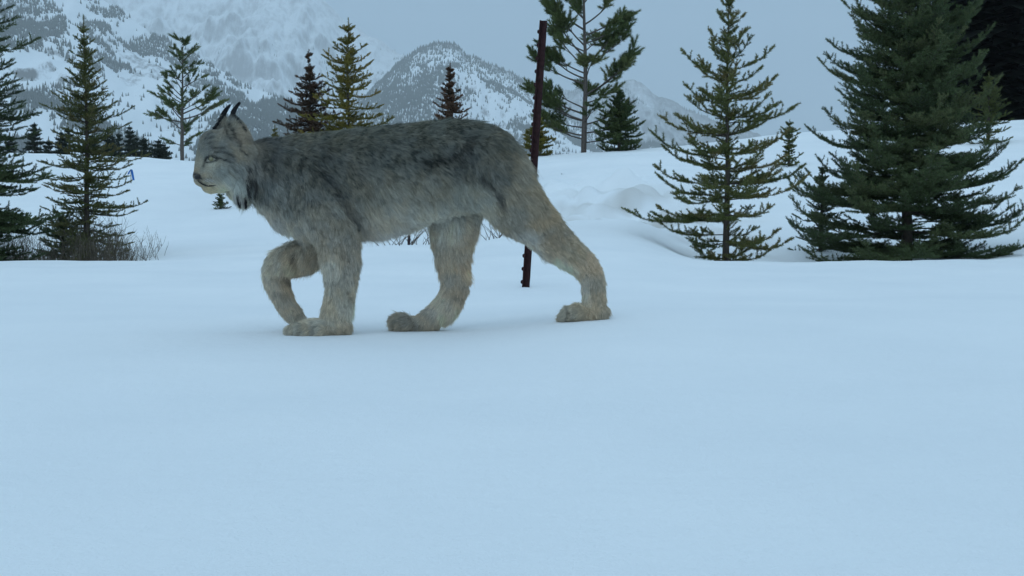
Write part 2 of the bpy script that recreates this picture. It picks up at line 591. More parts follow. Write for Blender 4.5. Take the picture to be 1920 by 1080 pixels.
off = 0; FF = []
for f2, nv_ in far_F:
    FF.append(f2 + off); off += nv_
o = mesh_obj('mountain_forest', np.concatenate(far_V), np.concatenate(FF), M_WOODS, attrs={'tint': np.concatenate(far_T)})
tag(o, 'dark conifer woods scattered over the snowy mountain slopes', 'forest', kind='stuff')

# ---------------------------------------------------------------- conifers
def unit(v):
    return v / (np.linalg.norm(v) + 1e-9)


class Tree:
    def __init__(s, seed):
        s.r = random.Random(seed); s.g = np.random.default_rng(seed)
        s.seg = []      # needled pieces: p0, p1, needle length, needles per metre, tint
        s.wood = []     # bare wood pieces: p0, p1, r0, r1

    def stick(s, p0, p1, nl, dens, tint, r0=0.0022, r1=0.0012, wood=True):
        s.seg.append((p0, p1, nl, dens, tint))
        if wood: s.wood.append((p0, p1, r0, r1))

    def needles(s, width, spread=(35, 70)):
        p0 = np.array([a[0] for a in s.seg]); p1 = np.array([a[1] for a in s.seg])
        nl = np.array([a[2] for a in s.seg]); dn = np.array([a[3] for a in s.seg]); ti = np.array([a[4] for a in s.seg])
        L = np.linalg.norm(p1 - p0, axis=1)
        cnt = np.maximum(3, (L * dn).astype(int))
        i = np.repeat(np.arange(len(cnt)), cnt); n = len(i)
        t = s.g.random(n)
        ax = ((p1 - p0) / (L[:, None] + 1e-9))[i]
        b = p0[i] + (p1 - p0)[i] * t[:, None]
        rd = s.g.normal(size=(n, 3)); rd[:, 2] += 0.25
        pr = rd - ax * np.einsum('ij,ij->i', rd, ax)[:, None]
        pr /= np.linalg.norm(pr, axis=1)[:, None] + 1e-9
        an = np.radians(s.g.uniform(spread[0], spread[1], n)) * (1 - 0.45 * t ** 3)
        d = ax * np.cos(an)[:, None] + pr * np.sin(an)[:, None]
        ln = nl[i] * s.g.uniform(0.75, 1.15, n)
        sd = np.cross(d, s.g.normal(size=(n, 3)))
        sd /= np.linalg.norm(sd, axis=1)[:, None] + 1e-9
        wv = sd * width * 0.5
        tip = b + d * ln[:, None]
        V = np.stack([b - wv, b + wv, tip], 1).reshape(-1, 3)
        Fc = np.arange(n * 3).reshape(-1, 3)
        tt = np.clip(ti[i] + s.g.normal(0, 0.10, n), 0, 1)
        return V, Fc, np.repeat(tt, 3)

    def woodmesh(s, k=3):
        p0 = np.array([a[0] for a in s.wood]); p1 = np.array([a[1] for a in s.wood])
        r0 = np.array([a[2] for a in s.wood]); r1 = np.array([a[3] for a in s.wood])
        ax = p1 - p0; ax /= np.linalg.norm(ax, axis=1)[:, None] + 1e-9
        ref = np.where(np.abs(ax[:, 2:3]) > 0.9, np.array([[1., 0, 0]]), np.array([[0, 0, 1.]]))
        a = np.cross(ax, ref); a /= np.linalg.norm(a, axis=1)[:, None]; b = np.cross(ax, a)
        V = []
        for q, rr in ((p0, r0), (p1, r1)):
            for j in range(k):
                th = 2 * math.pi * j / k
                V.append(q + (a * math.cos(th) + b * math.sin(th)) * rr[:, None])
        V = np.stack(V, 1)
        m = len(p0)
        o = (np.arange(m) * 2 * k)[:, None]
        Fc = np.stack([np.concatenate([o + j, o + (j + 1) % k, o + k + (j + 1) % k, o + k + j], 1) for j in range(k)], 1).reshape(-1, 4)
        return V.reshape(-1, 3), Fc


def tube_mesh(pts, rads, k=9, seed=0, rough=0.0):
    pts = np.array(pts, float); n = len(pts)
    g = np.random.default_rng(seed)
    V = []
    for i in range(n):
        a = unit(pts[min(i + 1, n - 1)] - pts[max(i - 1, 0)])
        ref = np.array([1., 0, 0]) if abs(a[2]) > 0.8 else np.array([0, 0, 1.])
        u = unit(np.cross(a, ref)); v = np.cross(a, u)
        for j in range(k):
            th = 2 * math.pi * j / k
            rr = rads[i] * (1 + rough * g.normal())
            V.append(pts[i] + (u * math.cos(th) + v * math.sin(th)) * rr)
    Fc = []
    for i in range(n - 1):
        for j in range(k):
            Fc.append((i * k + j, i * k + (j + 1) % k, (i + 1) * k + (j + 1) % k, (i + 1) * k + j))
    Fc.append(tuple(range(k))[::-1]); Fc.append(tuple((n - 1) * k + j for j in range(k)))
    return np.array(V), Fc


def finish_tree(name, T, base, trunk_pts, trunk_r, needle_w, nmat, bmat, label, cat='tree', group=None, spread=(35, 70), rough=0.06):
    root = empty(name, base)
    tag(root, label, cat, group)
    V, Fc = tube_mesh(trunk_pts, trunk_r, 9, 3, rough)
    mesh_obj('trunk', V, Fc, bmat, root, smooth=True)
    if T.wood:
        V, Fc = T.woodmesh()
        o = mesh_obj('branches', V, Fc, bmat, root)
    V, Fc, tt = T.needles(needle_w, spread)
    o = mesh_obj('crown', V, Fc, nmat, root, attrs={'tint': tt})
    return root


def spruce(name, px, Y, top_py, label, prof, mat, seed, base_z=None, dens=1.0, whorl=0.14, nb=(5, 7), finger=0.07, nlen=0.016, nw=0.0022, npm=900, tr=0.03,
           el_low=-8, el_top=50, extra=None, bare_low=0.03, droop=0.25, side_k=0.42, lean=0.0, tint0=0.4, group=None, min_z=None, leader=0.10, side_gap=1.0, inter=0.6, inter_len=0.5, spread=(35, 70), upturn=0.45):
    """prof: list of (photo row, half width in photo pixels)"""
    T = Tree(seed); r = T.r
    x = (px - 960) / F * Y
    z0 = gz(x, Y) if base_z is None else base_z
    zt = zrow(top_py, Y)
    H = zt - z0
    ph = sorted([((zrow(a, Y) - z0), b * Y / F) for a, b in prof])
    pz = [a for a, b in ph]; pr_ = [b for a, b in ph]
    F0 = finger
    LR = lambda h: float(np.interp(h, pz + [H], pr_ + [0.02]))
    h = H * bare_low
    ax = lambda h: np.array([lean * h + 0.006 * math.sin(h * 4 + seed), 0.006 * math.cos(h * 3.1 + seed), h])
    # leader
    T.stick(ax(H - leader), ax(H) , nlen, npm, 0.6, 0.004, 0.002)
    az = r.random() * 6.28

    def branch(h, L, az, main=True):
        t = min(1.0, max(0.0, h / H))
        finger = F0 * min(1.0, 0.30 + LR(h) / (5 * F0))
        el = R(el_low + (el_top - el_low) * t ** 1.6 + r.uniform(-8, 8))
        hd = np.array([math.cos(az), math.sin(az), 0.0])
        n = max(3, int(L / 0.05))
        p = ax(h); pts = [p]
        wob = r.uniform(-0.25, 0.25)
        for i in range(n):
            s = (i + 1) / n
            e2 = el - droop * (1 - t) * math.sin(s * math.pi) + upturn * (s ** 3) * (0.6 + 0.6 * (1 - t))
            a2 = az + wob * s + r.uniform(-.05, .05)
            d = np.array([math.cos(a2) * math.cos(e2), math.sin(a2) * math.cos(e2), math.sin(e2)])
            p = p + d * L / n
            pts.append(p)
        bt = min(1, max(0, tint0 + r.gauss(0, 0.16)))
        for i in range(n):
            s = i / n
            d = unit(pts[i + 1] - pts[i])
            rr = 0.0015 + 0.0065 * (L ** 0.7) * (1 - s)
            if s > 0.12 or L < 0.15: T.stick(pts[i], pts[i + 1], nlen, npm * 0.8, bt, rr, rr * 0.85)
            else: T.wood.append((pts[i], pts[i + 1], rr, rr * 0.85))
            if s < 0.14 and L > 0.25: continue
            sd = unit(np.cross(d, np.array([0, 0, 1.])))
            up = np.cross(sd, d)
            rem = L * (1 - s)
            gap = side_gap
            for sgn in (-1, 1):
                if r.random() > 0.92 * dens / gap: continue
                sl_ = min(0.34, max(finger * r.uniform(.5, 1.0), side_k * rem * r.uniform(0.55, 1.1)))
                ang = R(r.uniform(38, 62))
                dd = unit(d * math.cos(ang) + sd * sgn * math.sin(ang) + up * r.uniform(-0.12, 0.30))
                q0 = pts[i] + (pts[i + 1] - pts[i]) * r.random()
                side(q0, dd, sd * sgn, up, sl_, bt, finger)
            if r.random() < 0.75 * dens:
                ang = R(r.uniform(35, 75))
                dd = unit(d * math.cos(ang) + up * math.sin(ang) + sd * r.uniform(-.6, .6))
                q0 = pts[i] + (pts[i + 1] - pts[i]) * r.random()
                T.stick(q0, q0 + dd * finger * r.uniform(.6, 1.2), nlen, npm, min(1, bt + 0.12))
        # end fingers
        d = unit(pts[-1] - pts[-2]); sd = unit(np.cross(d, np.array([0, 0, 1.])))
        for sgn in (-0.7, 0, 0.7):
            dd = unit(d + sd * sgn * r.uniform(.7, 1.2))
            T.stick(pts[-1], pts[-1] + dd * finger * r.uniform(.6, 1.1), nlen, npm, min(1, bt + 0.15))

    def side(q0, dd, sdv, up, L, bt, finger):
        n = max(1, int(round(L / 0.05)))
        q = q0
        for i in range(n):
            q2 = q + dd * L / n
            dd = unit(dd + up * 0.05)
            T.stick(q, q2, nlen, npm, min(1, bt + 0.1 * i / n))
            if L > finger * 1.2:
                s2 = unit(np.cross(dd, up))
                for sgn in (-1, 1):
                    if r.random() > 0.85 * dens: continue
                    an = R(r.uniform(35, 60))
                    fl = finger * r.uniform(.5, 1.1) * (1.0 - 0.35 * i / n)
                    d3 = unit(dd * math.cos(an) + s2 * sgn * math.sin(an) + up * r.uniform(-.1, .35))
                    T.stick(q2, q2 + d3 * fl, nlen, npm, min(1, bt + 0.1))
            q = q2

    while h < H - leader * 0.6:
        k = r.randint(*nb)
        t = h / H
        L0 = LR(h)
        if t > 0.85: k = min(k, 5)
        for i in range(k):
            az += 2 * math.pi / k + r.uniform(-.3, .3)
            L = L0 * r.choice([r.uniform(0.55, 0.8), r.uniform(0.8, 1.08), r.uniform(0.8, 1.08)])
            if min_z is not None and h < min_z: continue
            branch(h + r.uniform(-.02, .02), max(0.03, L), az)
        az += 0.9
        # small branches between the whorls
        for i in range(int(k * inter * dens)):
            hh = h + r.uniform(0.02, whorl)
            if hh < H - 0.05 - leader: branch(hh, max(0.03, LR(hh) * r.uniform(0.25, inter_len)), r.random() * 6.28)
        h += whorl * (1.0 - 0.30 * math.sin(t * math.pi)) * r.uniform(.8, 1.25)
    if extra:
        for (hpy, L, a) in extra:       # single long boughs that stand out: photo row, length, azimuth in degrees
            branch(zrow(hpy, Y) - z0, L, R(a))
    m = 14
    tp = [ax(H * i / m * 0.99 - (0.25 if i == 0 else 0)) for i in range(m + 1)]
    tr_ = [tr * (1 - i / m) ** 1.25 + 0.003 for i in range(m + 1)]
    # short shoots close to the stem
    hh = H * 0.08
    while hh < H - leader:
        a_ = r.random() * 6.28; e_ = r.uniform(0.1, 0.9)
        d_ = np.array([math.cos(a_) * math.cos(e_), math.sin(a_) * math.cos(e_), math.sin(e_)])
        T.stick(ax(hh), ax(hh) + d_ * min(finger + 0.2 * LR(hh), 0.5 * LR(hh) + 0.02) * r.uniform(.5, 1), nlen, npm, min(1, max(0, tint0 + r.gauss(0, .15))))
        hh += whorl * 0.10
    return finish_tree(name, T, (x, Y, z0), tp, tr_, nw, mat, M_BARK, label, group=group, spread=spread)


def pine(name, px, Y, top_py, label, boughs, mat, seed, tr=0.05, nlen=0.05, nw=0.006, npm=900, group=None, tuft=0.14, base_z=None, lean=0.0, bark=None):
    """boughs: (photo row of the root, azimuth deg, length m, rise deg)"""
    T = Tree(seed); r = T.r
    x = (px - 960) / F * Y
    z0 = gz(x, Y) if base_z is None else base_z
    H = zrow(top_py, Y) - z0
    ax = lambda h: np.array([lean * h + 0.02 * math.sin(h * 1.7 + seed), 0.02 * math.cos(h * 1.3), h])
    T.stick(ax(H - 0.12), ax(H + 0.05), nlen, npm, 0.5, 0.012, 0.006)

    def grow(p, d, L, rad, depth, bt):
        n = max(2, int(L / 0.12))
        for i in range(n):
            s = (i + 1) / n
            d = unit(d + np.array([r.gauss(0, .07), r.gauss(0, .07), 0.05 + r.gauss(0, .04)]))
            q = p + d * L / n
            T.wood.append((p, q, rad * (1 - 0.7 * (i / n)), rad * (1 - 0.7 * s)))
            if (s > 0.35 or depth > 0) and depth < 3:
                for j in range(r.choice([1, 2, 2, 3])):
                    sd = unit(np.cross(d, np.array([0, 0, 1.])) * r.choice([-1, 1]) + np.array([0, 0, r.uniform(-.2, .8)]))
                    an = R(r.uniform(30, 60))
                    dd = unit(d * math.cos(an) + sd * math.sin(an))
                    l2 = L * (1 - s * 0.6) * r.uniform(.3, .5)
                    if l2 > 0.16: grow(q, dd, l2, rad * 0.4, depth + 1, bt)
                    else: T.stick(q, q + dd * tuft * r.uniform(.6, 1.1), nlen, npm, min(1, max(0, bt + r.gauss(0, .1))), .004, .002)
            p = q
        T.stick(p, p + d * tuft * r.uniform(.8, 1.2), nlen, npm, bt, .004, .002)

    for (py, a, L, el) in boughs:
        h = zrow(py, Y) - z0
        a = R(a + r.uniform(-8, 8)); el = R(el)
        d = np.array([math.cos(a) * math.cos(el), math.sin(a) * math.cos(el), math.sin(el)])
        grow(ax(h), d, L, 0.010 + 0.012 * L, 0, min(1, max(0, 0.45 + r.gauss(0, .15))))
    m = 14
    tp = [ax(H * i / m - (0.6 if i == 0 else 0)) for i in range(m + 1)]
    tr_ = [tr * (1 - 0.9 * i / m) + 0.003 for i in range(m + 1)]
    return finish_tree(name, T, (x, Y, z0), tp, tr_, nw, mat, bark or M_PBARK, label, group=group, spread=(20, 65))


G1 = 'spruces standing in the snow'
# big dense spruce on the right
spruce('spruce_tree', 1700, 12.6, -260, 'large dense dark green spruce just in front of the black forest',
       [(488, 220), (440, 248), (380, 240), (300, 195), (200, 172), (60, 140), (-60, 100)], M_N_DARK, 21, dens=0.9, whorl=0.165, nb=(6, 8),
       finger=0.080, nlen=0.021, nw=0.0042, npm=820, spread=(50, 85), upturn=0.7, tr=0.05, el_low=-2, el_top=46, droop=0.12, side_k=0.5, group=G1, tint0=0.42, inter=1.1, inter_len=0.95)
# low bushy conifer in the brush
spruce('spruce_tree', 118, 12.7, 398, 'low bushy spruce half buried in the dry brush, left of the slim spruce trunk',
       [(488, 62), (450, 52), (420, 30)], M_N_DARK, 77, dens=0.9, whorl=0.08, nb=(6, 7), finger=0.06, nlen=0.016, nw=0.0042, npm=850, tr=0.02, el_low=5, el_top=40, tint0=0.4)
# open spruce to its left
spruce('spruce_tree', 1362, 11.6, -8, 'open olive green spruce with stubby fingered boughs, left of the large dense spruce',
       [(488, 80), (470, 95), (430, 128), (375, 150), (300, 122), (190, 84), (100, 50), (40, 24)], M_N_OLIVE, 5, dens=0.66, whorl=0.185, nb=(5, 6),
       finger=0.078, nlen=0.021, nw=0.0046, npm=1050, spread=(50, 85), upturn=0.6, inter=0.4, tr=0.028, el_low=-4, el_top=40, droop=0.10, side_k=0.42, group=G1, tint0=0.5,
       extra=[(400, 0.84, 184), (405, 0.60, 170), (440, 0.56, 186), (300, 0.64, 176), (255, 0.56, 184), (232, 0.56, 4), (150, 0.40, 178), (138, 0.40, 4), (455, 0.50, -4), (345, 0.62, 4), (290, .5, -8), (200, .36, 182), (190, .4, 0)])
# slim spruce at the left
spruce('spruce_tree', 165, 12.4, 32, 'slim sparse spruce with flat boughs and bare thin tip, standing over the dry brush',
       [(488, 72), (450, 84), (400, 84), (380, 88), (300, 80), (240, 66), (205, 60), (150, 34), (90, 18), (55, 7)], M_N_OLIVE, 9, dens=0.92, whorl=0.105, nb=(5, 7),
       finger=0.062, nlen=0.016, nw=0.004, npm=850, tr=0.030, el_low=-10, el_top=32, droop=0.12, side_k=0.36, group=G1, tint0=0.46, leader=0.18,
       extra=[(385, 0.52, -2), (300, 0.50, 3), (230, 0.40, 6), (210, 0.36, 176)])
# cropped spruce at the left edge
spruce('spruce_tree', -55, 11.0, -260, 'dark spruce cut off by the left edge of the picture',
       [(488, 120), (420, 145), (330, 138), (250, 115), (150, 95), (60, 80), (-100, 50)], M_N_DARK, 33, dens=1.0, whorl=0.115, nb=(6, 8),
       finger=0.08, nlen=0.019, nw=0.0045, npm=800, tr=0.05, el_low=-10, el_top=30, droop=0.15, side_k=0.45, group=G1, tint0=0.25,
       extra=[(405, 0.68, -4), (400, 0.66, -14), (408, 0.62, 10), (322, 0.62, 4), (330, 0.60, -8), (318, 0.55, 14), (420, 0.6, -20), (105, 0.5, 4), (215, .5, 0)])
G2 = 'small spruces behind the lynx'
spruce('spruce_tree', 583, 20.0, 97, 'small dark reddish spruce with a long bare tip, above the lynx\'s shoulder', [(300, 85), (250, 72), (225, 60), (200, 44), (165, 30), (140, 14), (125, 3)], M_N_RED, 41,
       dens=0.9, whorl=0.17, nb=(5, 6), finger=0.08, nlen=0.028, nw=0.008, npm=560, tr=0.03, el_low=-6, el_top=22, side_k=0.4, group=G2, tint0=0.35, leader=0.03)
spruce('spruce_tree', 655, 19.0, 37, 'tall yellowish green spruce rising over the lynx\'s back', [(300, 110), (250, 92), (215, 74), (185, 60), (160, 52), (130, 48), (95, 26), (60, 12)], M_N_YEL, 42,
       dens=0.75, whorl=0.17, nb=(5, 6), finger=0.08, nlen=0.026, nw=0.0075, npm=560, tr=0.03, el_low=-4, el_top=25, side_k=0.36, group=G2, tint0=0.4)
spruce('spruce_tree', 845, 22.0, 122, 'short rust brown spruce showing over the lynx\'s hips', [(300, 60), (235, 34), (200, 26), (170, 14), (145, 8)], M_N_RED, 43,
       dens=0.9, whorl=0.14, nb=(5, 6), finger=0.08, nlen=0.030, nw=0.009, npm=560, tr=0.025, el_low=-2, el_top=30, side_k=0.4, group=G2, tint0=0.6)
spruce('spruce_tree', 517, 24.0, 236, 'tiny spruce tip beside the lynx\'s nape', [(300, 18), (262, 9), (245, 4)], M_N_YEL, 44,
       dens=0.8, whorl=0.11, nb=(4, 5), finger=0.06, nlen=0.025, nw=0.006, npm=350, tr=0.015, el_low=-4, el_top=30, group=G2, tint0=0.2)
Y16 = ghit(413, 392)
spruce('spruce_tree', 413, Y16, 361, 'tiny spruce seedling poking out of the snow under the lynx\'s chin', [(388, 17), (380, 13), (370, 7)], M_N_DARK, 45,
       dens=0.9, whorl=0.045, nb=(4, 5), finger=0.035, nlen=0.013, nw=0.005, npm=1100, tr=0.006, el_low=-2, el_top=20, tint0=0.5, leader=0.03)
spruce('spruce_tree', 1160, 28.0, 168, 'bushy green young spruce on the snow rim, right beside the tall pine', [(280, 42), (262, 45), (240, 40), (220, 32), (195, 16)], M_N_PINE, 46,
       dens=0.9, whorl=0.13, nb=(5, 6), finger=0.10, nlen=0.038, nw=0.010, npm=520, tr=0.03, el_low=0, el_top=35, tint0=0.2)
spruce('spruce_tree', 1008, 27.0, 222, 'low yellow green spruce half hidden behind the rusty post', [(290, 30), (262, 30), (245, 15)], M_N_YEL, 47,
       dens=0.9, whorl=0.11, nb=(5, 6), finger=0.09, nlen=0.038, nw=0.010, npm=520, tr=0.02, el_low=0, el_top=25, tint0=0.3)
Y13 = ghit(1478, 312, 10.5)
spruce('spruce_tree', 1478, Y13, 226, 'small thin spruce on the snow slope between the two big right spruces', [(305, 24), (296, 24), (285, 10), (270, 16), (250, 18), (240, 8)], M_N_OLIVE, 48,
       dens=0.8, whorl=0.11, nb=(4, 5), finger=0.06, nlen=0.026, nw=0.007, npm=560, tr=0.02, el_low=0, el_top=25, tint0=0.3)
spruce('spruce_tree', 1540, 13.6, 308, 'small spruce tucked against the left skirt of the large dense spruce', [(488, 60), (420, 48), (380, 30), (340, 12)], M_N_DARK, 49,
       dens=0.85, whorl=0.12, nb=(5, 6), finger=0.07, nlen=0.018, nw=0.0042, npm=800, tr=0.022, el_low=-4, el_top=30, tint0=0.35)
spruce('spruce_tree', 1849, 24.0, 138, 'thin pale green spruce in front of the black forest, right of the large spruce', [(300, 45), (240, 38), (200, 34), (170, 18)], M_N_OLIVE, 50,
       dens=0.8, whorl=0.15, nb=(4, 6), finger=0.09, nlen=0.026, nw=0.007, npm=560, tr=0.03, el_low=0, el_top=30, tint0=0.2)

G3 = 'pines on the snow rim'
bl = []
rp = random.Random(3)
for i in range(34):
    py = 288 - 8 - i * 6.0
    f_ = i / 33
    L = float(np.interp(py, [80, 110, 150, 190, 225, 250, 290], [0.12, 0.28, 0.38, 0.52, 0.56, 0.4, 0.25]))
    bl.append((py, rp.uniform(0, 360), L * rp.uniform(.7, 1.0), rp.uniform(10, 40)))
bl += [(215, 5, 0.75, 22), (225, 12, 0.8, 18), (230, 180, 0.62, 10), (200, 182, 0.55, 15), (200, 0, .5, 35)]
pine('pine_tree', 345, 28.5, 98, 'small open pine with tufted boughs on the snow rim left of the lynx\'s face', bl, M_N_PINE, 61, tr=0.04, nlen=0.065, nw=0.010, npm=560, group=G3, tuft=0.17)
bl = [(262, 185, .7, 5), (268, 0, .6, 5), (255, 200, .9, 0), (240, 170, .75, 5), (250, 10, .8, 5),
      (235, 30, .9, 10), (228, 188, 0.95, 12), (228, 150, .8, 10), (215, 175, 1.1, 10), (205, 190, .8, 20), (195, 340, .7, 10),
      (180, 5, 1.15, 32), (180, -20, .9, 30), (160, 182, 1.1, 15), (150, 170, .95, 20), (140, 150, .8, 20), (125, 8, 1.2, 35), (120, 20, .9, 20),
      (130, 195, .95, 35), (110, 175, 1.1, 38), (100, 182, .7, 20), (85, 5, .7, 20), (90, 190, 1.0, 40), (70, 0, .9, 25), (60, 170, 1.1, 30),
      (50, 10, .9, 35), (40, 185, 1.0, 40), (20, 200, .8, 40), (10, 0, .8, 45), (-10, 180, .8, 40), (-30, 10, .6, 45), (-50, 90, .5, 45),
      (200, 90, .8, 20), (150, 270, .8, 20), (100, 80, .8, 20), (60, 265, .8, 20), (230, 275, .7, 10)]
pine('pine_tree', 1095, 28.0, -95, 'tall pine with long curved tufted boughs right of the rusty post', bl, M_N_PINE, 62, tr=0.055, nlen=0.080, nw=0.010, npm=520, group=G3, tuft=0.21)

# far spruces beyond the left rim: each one its own tree
def far_spruce(px, Y, top_py, hw, seed, label):
    spruce('spruce_tree', px, Y, top_py, label, [(300, hw), (285, hw * .9), (top_py + 12, hw * 0.35)], M_FAR, seed, base_z=zrow(318, Y), dens=0.7, whorl=Y * 0.0040,
           nb=(6, 7), finger=Y * 0.0028, nlen=Y * 0.0012, nw=Y * 0.00045, npm=9000 / Y, tr=Y * 0.0011, el_low=-14, el_top=20, group='far spruces beyond the left rim', tint0=0.3, leader=Y * 0.003)


fs = [(68, 232, 20), (118, 246, 15), (132, 240, 16), (176, 252, 14), (205, 240, 11), (214, 250, 9), (226, 248, 10), (246, 236, 14), (258, 255, 10), (272, 254, 15), (300, 262, 19), (312, 270, 12), (22, 250, 15), (95, 258, 13)]
fl = ['nearest the cropped left spruce', 'just left of the slim spruce trunk', 'touching the slim spruce crown on its left', 'just right of the slim spruce trunk',
      'third to the right of the slim spruce', 'short and thin, fourth right of the slim spruce', 'fifth right of the slim spruce', 'tallest one right of the slim spruce',
      'short one beside the tallest pointed one', 'broad one midway to the open pine', 'broad squat one nearest the open pine', 'lowest one, close to the open pine', 'mostly hidden by the cropped left spruce', 'low one between the two left spruces']
for i, (a, b_, c_) in enumerate(fs):
    far_spruce(a, 60 + (i % 4) * 8, b_, c_ * 1.15, 100 + i, 'small dark spruce beyond the snow rim, ' + fl[i])

# black forest at the upper right: one mass
def forest():
    g = np.random.default_rng(5)
    T = Tree(77); r = T.r
    V, Fc, TT, off = [], [], [], 0
    for i in range(130):
        Y = r.uniform(42, 64)
        px = r.uniform(1745 + (Y - 42) * 2.0, 2700)
        x = (px - 960) / F * Y
        z0 = gz(x, Y) - 0.3
        H = r.uniform(11, 16)
        for lev in range(38):
            h = H * lev / 38
            rad = (1.9 * (1 - lev / 38) ** 0.8 + 0.05) * r.uniform(.85, 1.1)
            k = 9
            a0 = r.random() * 6.28
            ctr = np.array([x, Y, z0 + h + 0.5])
            for j in range(k):
                a = a0 + j * 2 * math.pi / k + r.uniform(-.2, .2)
                Lr = rad * r.uniform(.6, 1.15)
                d = np.array([math.cos(a), math.sin(a), 0]); s = np.array([-math.sin(a), math.cos(a), 0])
                tip = ctr + d * Lr + np.array([0, 0, -0.28 * Lr])
                mid = ctr + d * Lr * 0.55 + np.array([0, 0, -0.05])
                ww = 0.30 * Lr
                V += [ctr, mid - s * ww + np.array([0, 0, -.1]), tip, mid + s * ww + np.array([0, 0, -.1])]
                Fc.append((off, off + 1, off + 2)); Fc.append((off, off + 2, off + 3)); off += 4
                TT += [r.random()] * 4
        V += [np.array([x - .1, Y, z0]), np.array([x + .1, Y, z0]), np.array([x, Y, z0 + H])]
        Fc.append((off, off + 1, off + 2)); off += 3; TT += [0, 0, 0]
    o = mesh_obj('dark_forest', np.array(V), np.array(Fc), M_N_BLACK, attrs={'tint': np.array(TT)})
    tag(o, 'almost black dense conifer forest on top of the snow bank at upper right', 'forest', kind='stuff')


forest()
# ---------------------------------------------------------------- lynx
LY = 3.93
LS = LY / F


def lw(px, py, d=0.0):
    """photo row/column of the animal's profile -> world, d = sideways (away from the viewer), same unit"""
    return np.array([(px - 960) * LS, LY + d * LS, CAMH + (HZ - py) * LS])


def to_px(p):
    k = F / p[:, 1]
    return p[:, 0] * k + 960, HZ - (p[:, 2] - CAMH) * k, (p[:, 1] - LY) / LS


_LV, _LF = [], []


def add_part(V, Fc):
    o_ = sum(len(v) for v in _LV)
    _LV.append(np.asarray(V)); _LF.extend([tuple(i + o_ for i in f) for f in Fc])


def rings(rs):
    """rings of equal size -> closed hull"""
    k = len(rs[0]); V = np.concatenate(rs)
    n = len(rs); Fc = []
    for i in range(n - 1):
        for j in range(k):
            Fc.append((i * k + j, (i + 1) * k + j, (i + 1) * k + (j + 1) % k, i * k + (j + 1) % k))
    Fc.append(tuple(range(k))); Fc.append(tuple((n - 1) * k + j for j in range(k))[::-1])
    return V, Fc


def spl(tab, n):
    """Catmull-Rom through the rows of a table"""
    t = np.array(tab, float); m = len(t)
    q = np.concatenate([[2 * t[0] - t[1]], t, [2 * t[-1] - t[-2]]])
    out = []
    for u in np.linspace(0, m - 1, n):
        i = min(int(u), m - 2); s = u - i
        a, b, c, d = q[i], q[i + 1], q[i + 2], q[i + 3]
        out.append(0.5 * ((2 * b) + (c - a) * s + (2 * a - 5 * b + 4 * c - d) * s * s + (3 * b - a - 3 * c + d) * s ** 3))
    return np.array(out)


def limb(tab, n=26, xf=None):
    """rows: px, py, side, in-plane radius, sideways radius"""
    t = spl(tab, n)
    pts = []
    k = 20
    rs = []
    for i in range(len(t)):
        a = t[min(i + 1, n - 1), :3] - t[max(i - 1, 0), :3]
        a = unit(a)
        s = np.array([0, 0, 1.0]); s = unit(s - a * np.dot(s, a)); u = np.cross(s, a)
        for_end = 1.0
        ring = []
        for j in range(k):
            th = 2 * math.pi * j / k
            q = t[i, :3] + (u * math.cos(th) * max(t[i, 3], 1.5) + s * math.sin(th) * max(t[i, 4], 1.5))
            if xf: q = xf(q)
            ring.append(lw(*q))
        rs.append(np.array(ring))
    # rounded ends
    def cap(r0, r1):
        c0, c1 = r0.mean(0), r1.mean(0)
        d = unit(c0 - c1); rad = np.linalg.norm(r0 - c0, axis=1).mean()
        return [c0 + (r0 - c0) * math.cos(a) + d * rad * math.sin(a) for a in (1.25, 0.8, 0.4)]
    rs = cap(rs[0], rs[1]) + rs + cap(rs[-1], rs[-2])[::-1]
    add_part(*rings(rs))


def ball(px, py, d, rx, ry, rd, xf=None):
    rs = []
    for i in range(1, 12):
        th = math.pi * i / 12
        ring = []
        for j in range(18):
            ph = 2 * math.pi * j / 18
            q = np.array([px + rx * math.sin(th) * math.cos(ph), py + ry * math.cos(th), d + rd * math.sin(th) * math.sin(ph)])
            if xf: q = xf(q)
            ring.append(lw(*q))
        rs.append(np.array(ring))
    add_part(*rings(rs))


HY = R(20)


def head(q):
    x, y, d = q
    x = 470 + (x - 470) * 1.0
    dx, dd = x - 470, d
    return np.array([470 + dx * math.cos(HY) - dd * math.sin(HY), y, dx * math.sin(HY) + dd * math.cos(HY)])


# trunk of the body: column, top row, bottom row, half width
tor = spl([(452, 272, 360, 30), (475, 268, 372, 36), (498, 264, 398, 42), (522, 262, 424, 48), (560, 257, 442, 55), (600, 253, 450, 60), (650, 248, 448, 62), (700, 242, 440, 64),
           (750, 238, 428, 65), (800, 233, 410, 65), (850, 229, 396, 64), (900, 234, 390, 62), (940, 250, 384, 56), (966, 272, 376, 46), (984, 300, 360, 32)], 60)
rs = []
for c, tp_, bt_, hw in tor:
    hw = hw * (0.86 - 0.06 * math.exp(-((c - 790) / 60) ** 2))
    ring = []
    for j in range(28):
        th = 2 * math.pi * j / 28
        cs, sn = math.cos(th), math.sin(th)
        e_ = 2 / 2.25
        dep = hw * math.copysign(abs(cs) ** e_, cs)
        if sn > 0: dep *= 1 - 0.22 * sn ** 3      # the back is narrower than the ribs
        ring.append(lw(c, (tp_ + bt_) / 2 - (bt_ - tp_) / 2 * math.copysign(abs(sn) ** e_, sn), dep))
    rs.append(np.array(ring))
add_part(*rings(rs))
